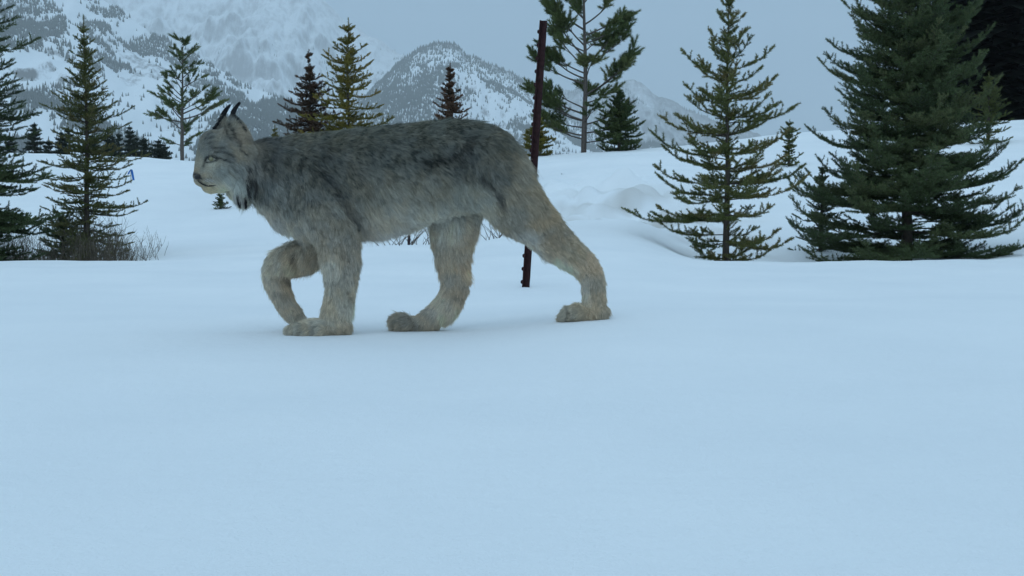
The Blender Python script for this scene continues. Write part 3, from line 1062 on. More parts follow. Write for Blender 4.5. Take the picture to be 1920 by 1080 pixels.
# near shoulder and fore leg (standing)
limb([(585, 318, -32, 42, 24), (606, 372, -40, 48, 27), (632, 428, -42, 44, 28), (642, 475, -42, 35, 24), (644, 515, -42, 29, 21), (642, 550, -42, 25, 19), (636, 580, -42, 24, 19), (630, 602, -42, 22, 20)])
limb([(638, 608, -42, 20, 24), (612, 612, -44, 18, 26), (588, 614, -45, 16, 27), (568, 618, -45, 11, 24)], 14)
for q in ((557, 618, -58, 14, 13), (577, 615, -70, 14, 14), (604, 616, -70, 15, 13), (553, 619, -38, 13, 12), (560, 620, -24, 13, 12)):
    ball(q[0], q[1], q[2], q[3], q[4], 9)
# far fore leg, lifted
limb([(575, 400, 30, 42, 24), (590, 450, 38, 34, 24), (575, 478, 42, 29, 21), (545, 486, 42, 30, 20), (517, 500, 42, 27, 20), (512, 525, 42, 24, 19), (518, 550, 42, 19, 17), (530, 575, 42, 16, 17), (544, 595, 42, 15, 19), (556, 610, 42, 10, 16)], 34)
# near hind leg, stretched back
limb([(905, 300, -32, 58, 27), (935, 345, -38, 58, 29), (975, 392, -36, 50, 27), (1015, 430, -38, 38, 24), (1055, 465, -38, 30, 20), (1092, 495, -38, 24, 17), (1108, 520, -38, 20, 15), (1111, 550, -38, 19, 15), (1111, 580, -38, 19, 17)], 34)
limb([(1120, 582, -38, 15, 20), (1098, 584, -38, 14, 22), (1080, 584, -38, 14, 23), (1066, 589, -38, 8, 19)], 14)
for q in ((1066, 589, -24, 11), (1068, 585, -42, 13), (1080, 582, -56, 14), (1061, 592, -34, 9)):
    ball(q[0], q[1], q[2], 14, q[3], 9)
# far hind leg
limb([(880, 320, 26, 55, 26), (862, 370, 34, 50, 27), (850, 415, 38, 44, 26), (847, 460, 40, 36, 22), (848, 500, 40, 27, 18), (851, 535, 40, 24, 16), (842, 565, 40, 23, 16), (822, 588, 40, 21, 17), (798, 602, 40, 16, 19)], 34)
limb([(805, 606, 40, 17, 19), (775, 611, 40, 13, 21), (750, 611, 40, 11, 20)], 12)
ball(866, 545, 40, 10, 12, 10)
for q in ((748, 606, 54), (744, 608, 38), (754, 607, 20), (744, 611, 28)):
    ball(q[0], q[1], q[2], 17, 15, 9)
# short tail hanging against the rump
limb([(975, 300, 4, 9, 9), (988, 325, 6, 9, 9), (994, 350, 8, 8, 8)], 10)
# head
hx = head
ball(433, 284, 0, 40, 44, 40, hx)
ball(455, 300, 0, 26, 44, 46, hx)
ball(405, 282, 0, 31, 37, 31, hx)
ball(424, 326, -24, 28, 30, 22, hx); ball(424, 326, 24, 28, 30, 22, hx)
limb([(402, 268, 0, 22, 22), (392, 292, 0, 20, 18), (385, 312, 0, 17, 16), (380, 328, 0, 14, 14)], 12, hx)
limb([(420, 318, 0, 28, 30), (400, 326, 0, 24, 25), (386, 331, 0, 18, 18), (377, 331, 0, 13, 13)], 14, hx)
ball(385, 338, -10, 18, 13, 12, hx); ball(385, 338, 10, 18, 13, 12, hx)
ball(399, 351, 0, 19, 11, 15, hx)
ball(415, 345, 0, 22, 16, 24, hx)
ball(442, 342, -26, 18, 28, 15, hx); ball(442, 342, 26, 18, 28, 15, hx)
limb([(446, 350, -24, 14, 14), (451, 364, -22, 8, 8), (455, 374, -20, 3, 3)], 10, hx); limb([(446, 350, 24, 14, 14), (451, 364, 22, 8, 8), (455, 374, 20, 3, 3)], 10, hx)
ball(462, 330, -24, 14, 40, 18, hx); ball(462, 330, 24, 14, 40, 18, hx)
for sg in (-1, 1):
    ex = 0 if sg < 0 else -8
    limb([(441 + ex, 272, 24 * sg, 27, 12), (439 + ex, 254, 29 * sg, 25, 9), (436 + ex, 238, 31 * sg, 18, 6.5), (434 + ex, 226, 32 * sg, 10, 4.5), (433 + ex, 218, 32 * sg, 4.5, 3.5)], 16, hx)

_m = bpy.data.meshes.new('lynx_body')
_m.from_pydata([tuple(v) for v in np.concatenate(_LV)], [], _LF)
_o = bpy.data.objects.new('tmp_body', _m); C.objects.link(_o)
md = _o.modifiers.new('r', 'REMESH'); md.mode = 'VOXEL'; md.voxel_size = 0.0042; md.use_smooth_shade = True
md2 = _o.modifiers.new('s', 'SMOOTH'); md2.factor = 0.5; md2.iterations = 7
dg = bpy.context.evaluated_depsgraph_get()
body_me = bpy.data.meshes.new_from_object(_o.evaluated_get(dg))
bpy.data.objects.remove(_o)
body_me.name = 'body'
LXO = Vector((float(lw(760, 0)[0]), LY, 0.0))
nv = len(body_me.vertices)
BV = np.empty(nv * 3, np.float32); body_me.vertices.foreach_get('co', BV); BV = BV.reshape(-1, 3).astype(float)
body_me.calc_loop_triangles()
BT = np.empty(len(body_me.loop_triangles) * 3, np.int32); body_me.loop_triangles.foreach_get('vertices', BT); BT = BT.reshape(-1, 3)
BN = np.empty(nv * 3, np.float32); body_me.vertices.foreach_get('normal', BN); BN = BN.reshape(-1, 3).astype(float)
bvh = BVHTree.FromPolygons([tuple(v) for v in BV], [tuple(int(i) for i in t) for t in BT])

# fur map over the animal's profile: column,row, flow x,y, length mm, r,g,b, fleck
FM = np.array([
    (384, 312, .9, -.3, 3, .30, .28, .25, .2), (398, 309, 1, 0, 5, .46, .44, .40, .05), (412, 300, 1, .2, 8, .30, .285, .26, .4),
    (366, 322, .7, -.6, 2, .36, .29, .22, .1), (372, 308, .5, -.8, 3, .31, .285, .245, .15), (376, 285, .5, -.9, 5, .30, .28, .25, .3), (388, 255, .6, -.8, 7, .28, .26, .235, .5),
    (405, 262, .8, -.5, 8, .30, .28, .25, .5), (420, 245, .9, -.1, 8, .30, .27, .24, .3), (400, 282, .8, -.2, 6, .26, .245, .225, .5), (392, 316, 1, 0, 4, .33, .30, .26, .15),
    (380, 338, 1, .3, 4, .42, .35, .27, .1), (398, 338, 1, .25, 6, .42, .37, .31, .2), (395, 354, .9, .5, 8, .60, .49, .35, .05), (412, 352, .9, .6, 12, .60, .54, .45, .05),
    (415, 318, 1, .35, 12, .35, .335, .305, .3), (430, 295, 1, .25, 11, .28, .26, .235, .5), (430, 340, .7, .8, 24, .52, .50, .46, .3), (445, 320, .7, .8, 18, .36, .34, .31, .35),
    (450, 355, .25, 1, 30, .48, .46, .42, .35), (445, 285, .9, .5, 14, .36, .31, .26, .3), (468, 275, .8, .7, 20, .36, .30, .24, .25), (474, 320, .3, 1, 26, .30, .27, .24, .4),
    (455, 255, .8, .4, 10, .36, .30, .25, .1), (430, 232, .3, -.9, 7, .34, .31, .27, .2), (433, 218, .3, -1, 6, .16, .15, .14, .3),
    (490, 262, 1, .25, 20, .20, .18, .155, .9), (500, 300, .6, .8, 26, .21, .19, .165, .9), (490, 350, .4, .9, 28, .25, .23, .20, .8), (475, 388, .3, 1, 28, .42, .38, .33, .3),
    (500, 415, .5, 1, 28, .42, .37, .32, .3), (535, 445, .6, 1, 24, .50, .45, .38, .2), (540, 300, .8, .6, 28, .20, .18, .15, 1), (545, 370, .5, .9, 26, .28, .25, .21, .8),
    (560, 255, 1, .15, 22, .23, .20, .155, .8), (620, 250, 1, .12, 22, .22, .195, .15, .9), (700, 242, 1, .1, 22, .21, .19, .15, 1), (800, 236, 1, .1, 22, .21, .19, .15, 1),
    (880, 238, .9, .35, 24, .20, .18, .145, 1), (940, 262, .7, .8, 26, .22, .19, .145, .7), (985, 310, .6, .8, 30, .36, .285, .21, .3), (600, 300, .8, .6, 28, .205, .185, .155, 1),
    (590, 350, .6, .8, 26, .24, .215, .18, .9), (600, 410, .5, .9, 22, .34, .30, .25, .6), (560, 430, .6, .9, 24, .42, .37, .31, .35), (650, 320, .7, .6, 30, .24, .21, .17, .9),
    (650, 400, .4, .9, 26, .31, .27, .22, .6), (700, 290, .9, .4, 28, .22, .20, .165, 1), (700, 350, .6, .8, 34, .33, .28, .22, .65), (720, 400, .5, .9, 38, .46, .40, .33, .4),
    (720, 435, .7, .7, 38, .46, .41, .36, .2), (790, 290, .9, .4, 28, .21, .19, .155, 1), (800, 350, .6, .8, 34, .36, .305, .24, .55), (800, 400, .5, .9, 34, .46, .41, .34, .2),
    (860, 300, .8, .6, 28, .22, .20, .17, .9), (870, 370, .5, .8, 28, .38, .34, .28, .35), (900, 395, .6, .8, 22, .40, .36, .30, .3), (930, 320, .6, .8, 28, .25, .22, .18, .7),
    (970, 350, .6, .8, 28, .37, .29, .21, .35), (960, 400, .7, .7, 24, .34, .29, .23, .5), (1010, 400, .6, .8, 24, .37, .285, .20, .35), (985, 455, .7, .6, 18, .46, .42, .37, .25),
    (1040, 440, .7, .8, 18, .34, .28, .215, .5), (1070, 470, .8, .7, 16, .38, .315, .235, .4), (1050, 500, .8, .6, 12, .50, .45, .38, .2), (1110, 490, .5, 1, 13, .42, .34, .26, .3),
    (1118, 540, .1, 1, 13, .38, .32, .25, .4), (1095, 545, 0, 1, 10, .48, .43, .37, .2), (1125, 585, .1, 1, 14, .40, .33, .25, .3), (1080, 588, -.8, .3, 11, .40, .35, .28, .35),
    (850, 420, .1, 1, 28, .50, .45, .38, .15), (885, 430, .5, 1, 30, .46, .37, .28, .2), (850, 470, .1, 1, 20, .42, .36, .29, .25), (870, 490, .4, 1, 22, .46, .35, .25, .2),
    (845, 520, .1, 1, 14, .40, .35, .29, .3), (872, 545, .3, 1, 12, .38, .31, .24, .3), (825, 570, -.6, .8, 12, .46, .41, .35, .2), (845, 590, -.1, 1, 18, .50, .42, .33, .2),
    (800, 605, -.6, .6, 12, .38, .33, .27, .3), (750, 607, -1, .2, 11, .33, .29, .24, .5), (740, 620, -.8, .5, 9, .44, .38, .31, .2),
    (640, 450, .1, 1, 20, .34, .30, .25, .55), (620, 500, 0, 1, 14, .48, .43, .36, .3), (655, 500, .2, 1, 15, .38, .33, .27, .5), (640, 550, 0, 1, 13, .42, .37, .30, .45),
    (662, 580, .4, 1, 20, .52, .46, .38, .2), (630, 590, -.1, 1, 14, .42, .37, .30, .3), (590, 612, -.9, .3, 11, .42, .38, .32, .3), (560, 618, -.9, .4, 10, .40, .36, .30, .3), (645, 618, .2, .8, 14, .36, .31, .25, .3),
    (590, 470, -.3, .8, 16, .36, .30, .23, .4), (550, 480, -.4, .8, 15, .46, .38, .29, .3), (510, 500, -.2, 1, 12, .46, .41, .34, .25), (510, 540, .1, 1, 12, .46, .40, .33, .3),
    (535, 535, .3, 1, 12, .42, .33, .24, .3), (530, 575, .4, 1, 12, .44, .38, .31, .3), (550, 605, .4, .9, 10, .40, .35, .28, .2),
], float)
# dark markings, painted shade in ear hollow and toe gaps: polyline, half width, strength
DK = [([(590, 312), (606, 328), (622, 345), (634, 372), (652, 398), (666, 418)], 4.5, .6), ([(604, 322), (630, 356), (655, 396)], 9, .45), ([(580, 365), (600, 378), (622, 398)], 3, .4),
      ([(790, 303), (835, 292), (872, 276), (880, 262)], 7, .7), ([(872, 266), (882, 300)], 5, .6), ([(900, 322), (922, 348), (942, 382)], 5, .75), ([(820, 300), (860, 296)], 9, .35),
      ([(465, 308), (467, 335), (463, 362)], 3.0, .95), ([(477, 312), (479, 340), (476, 366)], 3.0, .9), ([(366, 327), (372, 331), (378, 333)], 4.5, 1.0), ([(374, 338), (380, 344), (386, 347)], 1.6, .9), ([(496, 300), (492, 340), (500, 370)], 4, .35),
      ([(516, 262), (512, 290), (508, 330)], 5, .4), ([(468, 262), (500, 268)], 6, .35), ([(610, 255), (612, 290)], 5, .3), ([(435, 214), (448, 226), (460, 244)], 2.0, 1.0),
      ([(430, 236), (437, 246), (440, 258)], 4.0, .75), ([(424, 238), (426, 252), (432, 262)], 2.0, .6), ([(446, 262), (450, 278)], 4, .55), ([(448, 280), (462, 288)], 2, .8),
      ([(386, 262), (400, 258)], 2, .6), ([(392, 270), (404, 268)], 2, .5), ([(398, 278), (420, 278)], 2, .6), ([(404, 286), (424, 286), (436, 292)], 2, .65), ([(409, 295), (418, 299), (430, 304)], 1.6, .85), ([(430, 310), (446, 322), (456, 338)], 1.6, .4), ([(424, 318), (440, 332)], 1.4, .35),
      ([(385, 305), (388, 297), (395, 292.5), (403, 293), (410, 298)], 2.2, 1.0), ([(385, 305), (392, 305), (400, 304), (408, 301)], 1.6, .85), ([(385, 305), (383, 312)], 2.2, .6), ([(390, 256), (396, 250)], 2, .4), ([(382, 334), (398, 336)], 1.0, .55), ([(384, 339), (402, 340)], 1.0, .5),
      ([(552, 474), (556, 492)], 3.5, .6), ([(533, 520), (540, 528)], 4, .6), ([(512, 520), (532, 524)], 4, .3), ([(510, 545), (530, 550)], 4, .3), ([(640, 475), (655, 482)], 3, .5),
      ([(616, 520), (640, 528)], 3, .3), ([(650, 545), (665, 556)], 4, .35), ([(398, 232), (412, 216)], 4, 1.0), ([(1078, 588), (1080, 596)], 1.5, .6),
      ([(564, 610), (563, 628)], 1.5, .5), ([(590, 608), (589, 628)], 1.5, .5), ([(1070, 580), (1068, 598)], 1.6, .7), ([(740, 602), (738, 622)], 1.6, .6), ([(776, 606), (790, 612)], 4, .4), ([(862, 555), (850, 552)], 4, .35)]


def fur_map(P3, sharp=2.4):
    px, py, dd = to_px(P3)
    out = np.zeros((len(P3), 7))
    B = 20000
    for i in range(0, len(P3), B):
        a = px[i:i + B, None] - FM[None, :, 0]; b = py[i:i + B, None] - FM[None, :, 1]
        wgt = 1 / (a * a + b * b + 60) ** sharp
        wgt /= wgt.sum(1)[:, None]
        out[i:i + B] = wgt @ FM[:, 2:]
    dark = np.zeros(len(P3))
    for pl, hw, st in DK:
        for (x0, y0), (x1, y1) in zip(pl[:-1], pl[1:]):
            vx, vy = x1 - x0, y1 - y0
            t = np.clip(((px - x0) * vx + (py - y0) * vy) / (vx * vx + vy * vy + 1e-6), 0, 1)
            d2 = (px - x0 - vx * t) ** 2 + (py - y0 - vy * t) ** 2
            dark = np.maximum(dark, st * np.exp(-d2 / (hw * hw * 1.4)))
    return out, dark


def colour(P3, fm, dark, rnd, split=False):
    """pelt colour: warm and cool patches, dark flecks drawn out along the coat"""
    col = fm[:, 3:6].copy()
    fl = np.stack([fm[:, 0], np.zeros(len(P3)), -fm[:, 1]], 1)
    n1 = fbm(P3 * np.array([95, 70, 130]), 3, 0.65)
    n2 = fbm(P3 * 22 + 7, 3, 0.6)
    n3 = fbm(P3 * np.array([230, 160, 260]) + 3, 2, 0.6)
    fk = fm[:, 6]
    f = np.clip(0.42 + 2.5 * n1 + 1.0 * n3 + 0.9 * n2 + 0.3 * n2 + rnd * 0.30, 0, 1) * np.clip(fk, 0.12, 1)
    col *= (1 + 0.14 * n2 + 0.10 * n1)[:, None]
    if not split: col *= (1 - 0.60 * f)[:, None]
    warm = np.clip(0.5 + n2 * 1.2, 0, 1)[:, None]
    col *= np.array([1.03, 0.99, 0.93]) * warm + np.array([0.96, 1.0, 1.04]) * (1 - warm)
    dk = np.clip(dark * (1 + 0.5 * n1), 0, 1)[:, None]
    col = col * (1 - dk) + np.array([0.035, 0.034, 0.034]) * dk
    px_, py_, _ = to_px(P3)
    col = col * (0.92 + 0.22 * sstep(270, 420, py_) + 0.06 * sstep(420, 500, py_))[:, None]
    k_ = sstep(330, 480, py_)[:, None]
    col = col * (np.array([0.95, 1.01, 1.02]) * (1 - k_) + np.array([1.02, 1.0, 0.96]) * k_)
    hd_ = (1 - sstep(455, 480, px_))[:, None]
    col = col * (1 - hd_ + hd_ * np.array([0.97, 0.93, 0.87]))
    col = np.clip(col * GAIN, 0.01, 0.85)
    return (col, f) if split else col


GAIN = 1.44
fmv, dkv = fur_map(BV)
cb = colour(BV, fmv, dkv, np.zeros(nv)) * 0.75
body_me.materials.clear()


def fur_mat(name):
    m, n, b = new_mat(name)
    at = attr_node(n, 'coat')
    n.links.new(at.outputs['Color'], b.inputs['Base Color'])
    b.inputs['Roughness'].default_value = 0.7
    b.inputs['Specular IOR Level'].default_value = 0.12
    return m


M_COAT = fur_mat('lynx_coat')
ca = body_me.attributes.new('coat', 'FLOAT_COLOR', 'POINT')
ca.data.foreach_set('color', np.concatenate([cb, np.ones((nv, 1))], 1).astype(np.float32).ravel())
body_me.materials.append(M_COAT)
for a_ in range(nv): pass
lynx = empty('lynx', LXO)
tag(lynx, 'grey brown lynx with black ear tufts walking across the snow, one forepaw lifted', 'lynx')
BL = BV - np.array(LXO)
body_me.vertices.foreach_set('co', BL.astype(np.float32).ravel())
body_me.update()
bo = bpy.data.objects.new('body', body_me); C.objects.link(bo); bo.parent = lynx


def grow_fur(N):
    A = BV[BT]
    nrm = np.cross(A[:, 1] - A[:, 0], A[:, 2] - A[:, 0])
    ar = np.linalg.norm(nrm, axis=1) * 0.5
    cen = A.mean(1)
    cx, cy, _ = to_px(cen)
    wt = ar * np.where(cx < 470, 2.4, 1.0) * np.where(cy > 540, 1.5, 1.0)
    tri = rng.choice(len(BT), size=N, p=wt / wt.sum())
    u = rng.random(N); v = rng.random(N); fl = u + v > 1; u[fl] = 1 - u[fl]; v[fl] = 1 - v[fl]
    T = A[tri]
    p = T[:, 0] + (T[:, 1] - T[:, 0]) * u[:, None] + (T[:, 2] - T[:, 0]) * v[:, None]
    tn = BN[BT[tri]]
    nn = tn[:, 0] * (1 - u - v)[:, None] + tn[:, 1] * u[:, None] + tn[:, 2] * v[:, None]
    nn /= np.linalg.norm(nn, axis=1)[:, None]
    fm, dk = fur_map(p)
    px, py, dd = to_px(p)
    # keep eyes and nose leather bare
    ok = ((px - 397) ** 2 / 74 + (py - 299) ** 2 / 24 > 1) & ((px - 369) ** 2 / 110 + (py - 331) ** 2 / 50 > 1)
    p, nn, fm, dk, px, py = p[ok], nn[ok], fm[ok], dk[ok], px[ok], py[ok]
    n = len(p)
    rnd = rng.normal(size=n)
    L = fm[:, 2] * 0.001
    n2 = fbm(p * 28, 2)
    L = L * (1 + 0.25 * n2) * rng.uniform(0.6, 1.15, n) * np.where(py > 470, 1.6, 1.1)
    de = np.hypot((px - 397) / 1.3, py - 298)
    L = L * np.clip(de / 22, 0.18, 1)
    L = np.where(rng.random(n) < 0.07, L * 1.45, L)
    flow = np.stack([fm[:, 0], 0.10 * np.sign(nn[:, 1]) * 0 + np.zeros(n), -fm[:, 1]], 1)
    wob = np.stack([fbm(p * 16 + 31, 2), fbm(p * 16 + 57, 2), fbm(p * 16 + 83, 2)], 1)
    flow = flow + 0.40 * wob + rng.normal(0, 0.22, (n, 3))
    fl_ = flow - nn * np.einsum('ij,ij->i', flow, nn)[:, None]
    fl_ /= np.linalg.norm(fl_, axis=1)[:, None] + 1e-9
    lift = np.clip(0.46 + 0.20 * rng.normal(size=n) + 0.1 * n2, 0.12, 1.1)
    lift = np.where((px < 440), lift * 0.55, lift)
    K = 6
    pts = np.zeros((n, K, 3)); pts[:, 0] = p
    q = p.copy()
    for k in range(1, K):
        s = k / (K - 1)
        d = fl_ * np.cos(lift * (1.25 - 0.9 * s))[:, None] + nn * np.sin(lift * (1.25 - 0.9 * s))[:, None]
        d[:, 2] -= 0.16 * s
        d /= np.linalg.norm(d, axis=1)[:, None]
        q = q + d * (L / (K - 1))[:, None]
        pts[:, k] = q
    # locks: each hair leans to its nearest lock
    from mathutils.kdtree import KDTree
    nc = n // 11
    cid = rng.choice(n, nc, replace=False)
    kd = KDTree(nc)
    for i, c in enumerate(cid): kd.insert(p[c], i)
    kd.balance()
    near = np.array([kd.find(x)[1] for x in p])
    ctr = pts[cid[near]]
    cs = (0.25 + 0.55 * rng.random(n))[:, None] * (rng.random(n) > 0.12)[:, None]
    for k in range(1, K):
        s = (k / (K - 1)) ** 1.3
        pts[:, k] += (ctr[:, k] - pts[:, k]) * cs * s
    lockr = rng.normal(size=nc)[near]
    ci = cid[near]
    c1, f1 = colour(p[ci], fm[ci], dk[ci], 0.9 * lockr, split=True)
    c2, f2 = colour(p, fm, dk, 0.5 * rnd, split=True)
    col = (0.5 * c1 + 0.5 * c2) * np.exp(0.10 * lockr + 0.06 * rnd)[:, None]
    ff = np.clip(0.7 * f1 + 0.3 * f2, 0, 1)
    cc = np.repeat(col[:, None, :], K, 1)
    # guard hairs: pale band, darker tip where the coat is flecked
    t = np.linspace(0, 1, K)[None, :, None]
    cc = cc * (0.72 + 0.40 * t) * (1 - 0.88 * ff[:, None, None] * sstep(0.35, 0.8, t) * np.array([1.03, 0.98, 0.95]))
    cc *= (1 + 0.10 * rng.normal(size=n))[:, None, None]
    cc = np.clip(cc, 0.008, 0.9)
    rad = np.repeat((0.00038 * (1 - 0.72 * np.linspace(0, 1, K) ** 1.5))[None], n, 0)
    rad = rad * np.where(px < 440, 0.62, 1.0)[:, None]
    return pts, cc, rad


def curves_obj(name, pts, cc, rad, mat, parent, org):
    n, K, _ = pts.shape
    cu = bpy.data.hair_curves.new(name)
    cu.add_curves([K] * n)
    cu.attributes['position'].data.foreach_set('vector', (pts - np.array(org)).astype(np.float32).ravel())
    ra = cu.attributes.get('radius') or cu.attributes.new('radius', 'FLOAT', 'POINT')
    ra.data.foreach_set('value', rad.astype(np.float32).ravel())
    a = cu.attributes.new('coat', 'FLOAT_COLOR', 'POINT')
    a.data.foreach_set('color', np.concatenate([cc, np.ones((n, K, 1))], 2).astype(np.float32).ravel())
    cu.materials.append(mat)
    o = bpy.data.objects.new(name, cu); C.objects.link(o); o.parent = parent
    return o


fp, fc, fr = grow_fur(400000)
fo = curves_obj('fur', fp, fc, fr, M_COAT, lynx, LXO)
fo['kind'] = 'stuff'


def hit(px, py, lift=0.0):
    o = Vector((0, 0, CAMH))
    h = bvh.ray_cast(o, (Vector([float(t) for t in lw(px, py)]) - o).normalized())
    if h[0] is None: return np.array(lw(px, py)), np.array([0, -1., 0])
    return np.array(h[0]) + np.array(h[1]) * lift, np.array(h[1])


def strands(root_px, tip, n, spread, length, rad, col, sideways=0.0, curl=0.3, K=6, root3=None, out=-0.002):
    """a brush of hairs from one place"""
    pts = []
    for i in range(n):
        if root3 is None:
            r0, nn_ = hit(root_px[0] + rng.normal(0, spread), root_px[1] + rng.normal(0, spread), out)
        else:
            r0 = root3 + rng.normal(0, spread * LS, 3)
        L = length * rng.uniform(.6, 1.05)
        d = unit(np.array(tip) + rng.normal(0, .09, 3))
        q = [r0]
        for k in range(1, K):
            s = k / (K - 1)
            dd = unit(d + np.array([curl, 0, 0]) * s)
            q.append(q[-1] + dd * L / (K - 1))
        # brush closes to a point
        q = np.array(q); pts.append(q)
    pts = np.array(pts)
    m = pts.mean(0)
    for k in range(1, K): pts[:, k] += (m[k] - pts[:, k]) * 0.62 * (k / (K - 1))
    cc = np.tile(np.array(col)[None, None], (n, K, 1)) * rng.uniform(.8, 1.2, (n, 1, 1))
    rr = np.repeat((rad * (1 - 0.8 * np.linspace(0, 1, K)))[None], n, 0)
    return pts, cc, rr


BLK = (0.02, 0.02, 0.022)
for sg, nm in ((-1, 'ear_tuft'), (1, 'ear_tuft')):
    ex = 0 if sg < 0 else -8
    r3 = lw(*head(np.array([434 + ex, 217, 32 * sg])))
    a = strands(None, (0.36, 0, 1), 230, 1.7, 0.042, 0.0007, BLK, curl=0.55, root3=r3)
    curves_obj(nm, *a, M_COAT, lynx, LXO)
# far ear shows its black back: short black hairs along its edge
r3 = [lw(*head(np.array([434 - 4 + 0 * t, 222 + 16 * t, 33]))) for t in (0, .5, 1)]
bk = []
for t in np.linspace(0, 1, 12):      # black back of the far ear
    bk.append(strands(None, (0.45, -.1, 1), 40, 2.0, 0.016, 0.0007, BLK, root3=lw(*head(np.array([424 - 17 * t, 222 + 26 * t, 31 - 2 * t])))))
curves_obj('ear_edge', np.concatenate([a[0] for a in bk]), np.concatenate([a[1] for a in bk]), np.concatenate([a[2] for a in bk]), M_COAT, lynx, LXO)
# beard points under the cheek ruff
allp = []
for (a_, b_, ln, cl) in ((448, 362, .044, BLK), (460, 362, .046, BLK), (466, 340, .050, (.05,.05,.05)), (477, 335, .050, (.07,.066,.06)), (444, 364, .03, (.45, .43, .40)), (456, 366, .036, (.42, .40, .37)), (449, 362, .034, (.42, .40, .37))):
    allp.append(strands((a_, b_), (0.05, -0.12, -1), 85, 1.9, ln, 0.0005, cl, curl=0.05, out=0.009))
curves_obj('cheek_ruff_points', np.concatenate([a[0] for a in allp]), np.concatenate([a[1] for a in allp]), np.concatenate([a[2] for a in allp]), M_COAT, lynx, LXO)
wl = []
for i in range(9):
    wl.append(strands((384 + 2.2 * (i % 3) * 2, 334 + 2.5 * (i // 3)), (0.8 + rng.normal(0, .1), -0.5, -0.25 + rng.normal(0, .2)), 1, .5, 0.055, 0.00028, (.7, .68, .64), curl=0.2))
curves_obj('whiskers', np.concatenate([a[0] for a in wl]), np.concatenate([a[1] for a in wl]), np.concatenate([a[2] for a in wl]), M_COAT, lynx, LXO)

# eyes, lids, nose, mouth
M_DARKSKIN = flat_mat('dark_skin', (0.012, 0.011, 0.011), 0.45, 0.4)


def eye_mat():
    m, n, b = new_mat('lynx_eye')
    tcn = n.nodes.new('ShaderNodeTexCoord')
    sp = n.nodes.new('ShaderNodeSeparateXYZ')
    n.links.new(tcn.outputs['Object'], sp.inputs[0])
    # distance from the gaze axis (local -X)
    v = n.nodes.new('ShaderNodeVectorMath'); v.operation = 'LENGTH'
    cm = n.nodes.new('ShaderNodeCombineXYZ')
    n.links.new(sp.outputs['Y'], cm.inputs['Y']); n.links.new(sp.outputs['Z'], cm.inputs['Z'])
    n.links.new(cm.outputs[0], v.inputs[0])
    mr_ = n.nodes.new('ShaderNodeMapRange')
    mr_.inputs['From Max'].default_value = 0.01
    n.links.new(v.outputs['Value'], mr_.inputs['Value'])
    r = ramp_node(n, [(0.0, (0.004, 0.004, 0.004)), (0.62, (0.005, 0.005, 0.004)), (0.70, (0.14, 0.12, 0.06)), (1.0, (0.22, 0.20, 0.12))])
    n.links.new(mr_.outputs[0], r.inputs['Fac'])
    n.links.new(r.outputs['Color'], b.inputs['Base Color'])
    b.inputs['Roughness'].default_value = 0.08
    return m


M_EYE = eye_mat()


def sphere_obj(name, c, r, mat, parent, scale=(1, 1, 1), rotz=0.0):
    V = []; Fc = []
    for i in range(1, 14):
        th = math.pi * i / 14
        for j in range(20):
            ph = 2 * math.pi * j / 20
            V.append((r * scale[0] * math.sin(th) * math.cos(ph), r * scale[1] * math.sin(th) * math.sin(ph), r * scale[2] * math.cos(th)))
    for i in range(12):
        for j in range(20):
            Fc.append((i * 20 + j, (i + 1) * 20 + j, (i + 1) * 20 + (j + 1) % 20, i * 20 + (j + 1) % 20))
    Fc.append(tuple(range(20))); Fc.append(tuple(range(12 * 20, 13 * 20))[::-1])
    o = mesh_obj(name, V, Fc, mat, parent, smooth=True)
    o.location = Vector([float(t) for t in c]) - LXO
    o.rotation_euler = (0, 0, rotz)
    return o


def line_obj(name, pxs, rad, mat, parent, lift, mirror=False):
    t = spl(pxs, 16)
    pts = [hit(a, b, lift)[0] for a, b in t]
    rd = [rad * (0.45 + 0.55 * math.sin(math.pi * i / 15)) for i in range(16)]
    V, Fc = tube_mesh(pts, rd, 6)
    return mesh_obj(name, V - np.array(LXO), Fc, mat, parent, smooth=True)


eh, en = hit(397, 298)
sphere_obj('eye', eh - en * 0.0068, 0.0102, M_EYE, lynx, rotz=R(20))
# the other eye, mirrored across the head
eo = np.array([(eh[0] / LS + 960), 298, (eh[1] - LY) / LS])
dx = eo[0] - 470; dd_ = eo[2]
ux = dx * math.cos(HY) + dd_ * math.sin(HY); ud = -dx * math.sin(HY) + dd_ * math.cos(HY)
mx_ = 470 + ux * math.cos(HY) + ud * math.sin(HY); md_ = ux * math.sin(HY) - ud * math.cos(HY)
sphere_obj('eye', lw(mx_ + 4, 298, md_ - 4), 0.0100, M_EYE, lynx, rotz=R(2))
line_obj('eyelid', [(386, 304), (389, 298), (395, 294.5), (402, 295), (408, 298.5)], 0.0015, M_DARKSKIN, lynx, 0.001)
nh, nn_ = hit(371, 331)
sphere_obj('nose', nh - nn_ * 0.0055, 0.0122, M_DARKSKIN, lynx, (0.95, 0.95, 0.72), rotz=HY)
line_obj('mouth', [(372, 338), (379, 344), (389, 348), (398, 348.5), (406, 347.5)], 0.0023, M_DARKSKIN, lynx, 0.0008)

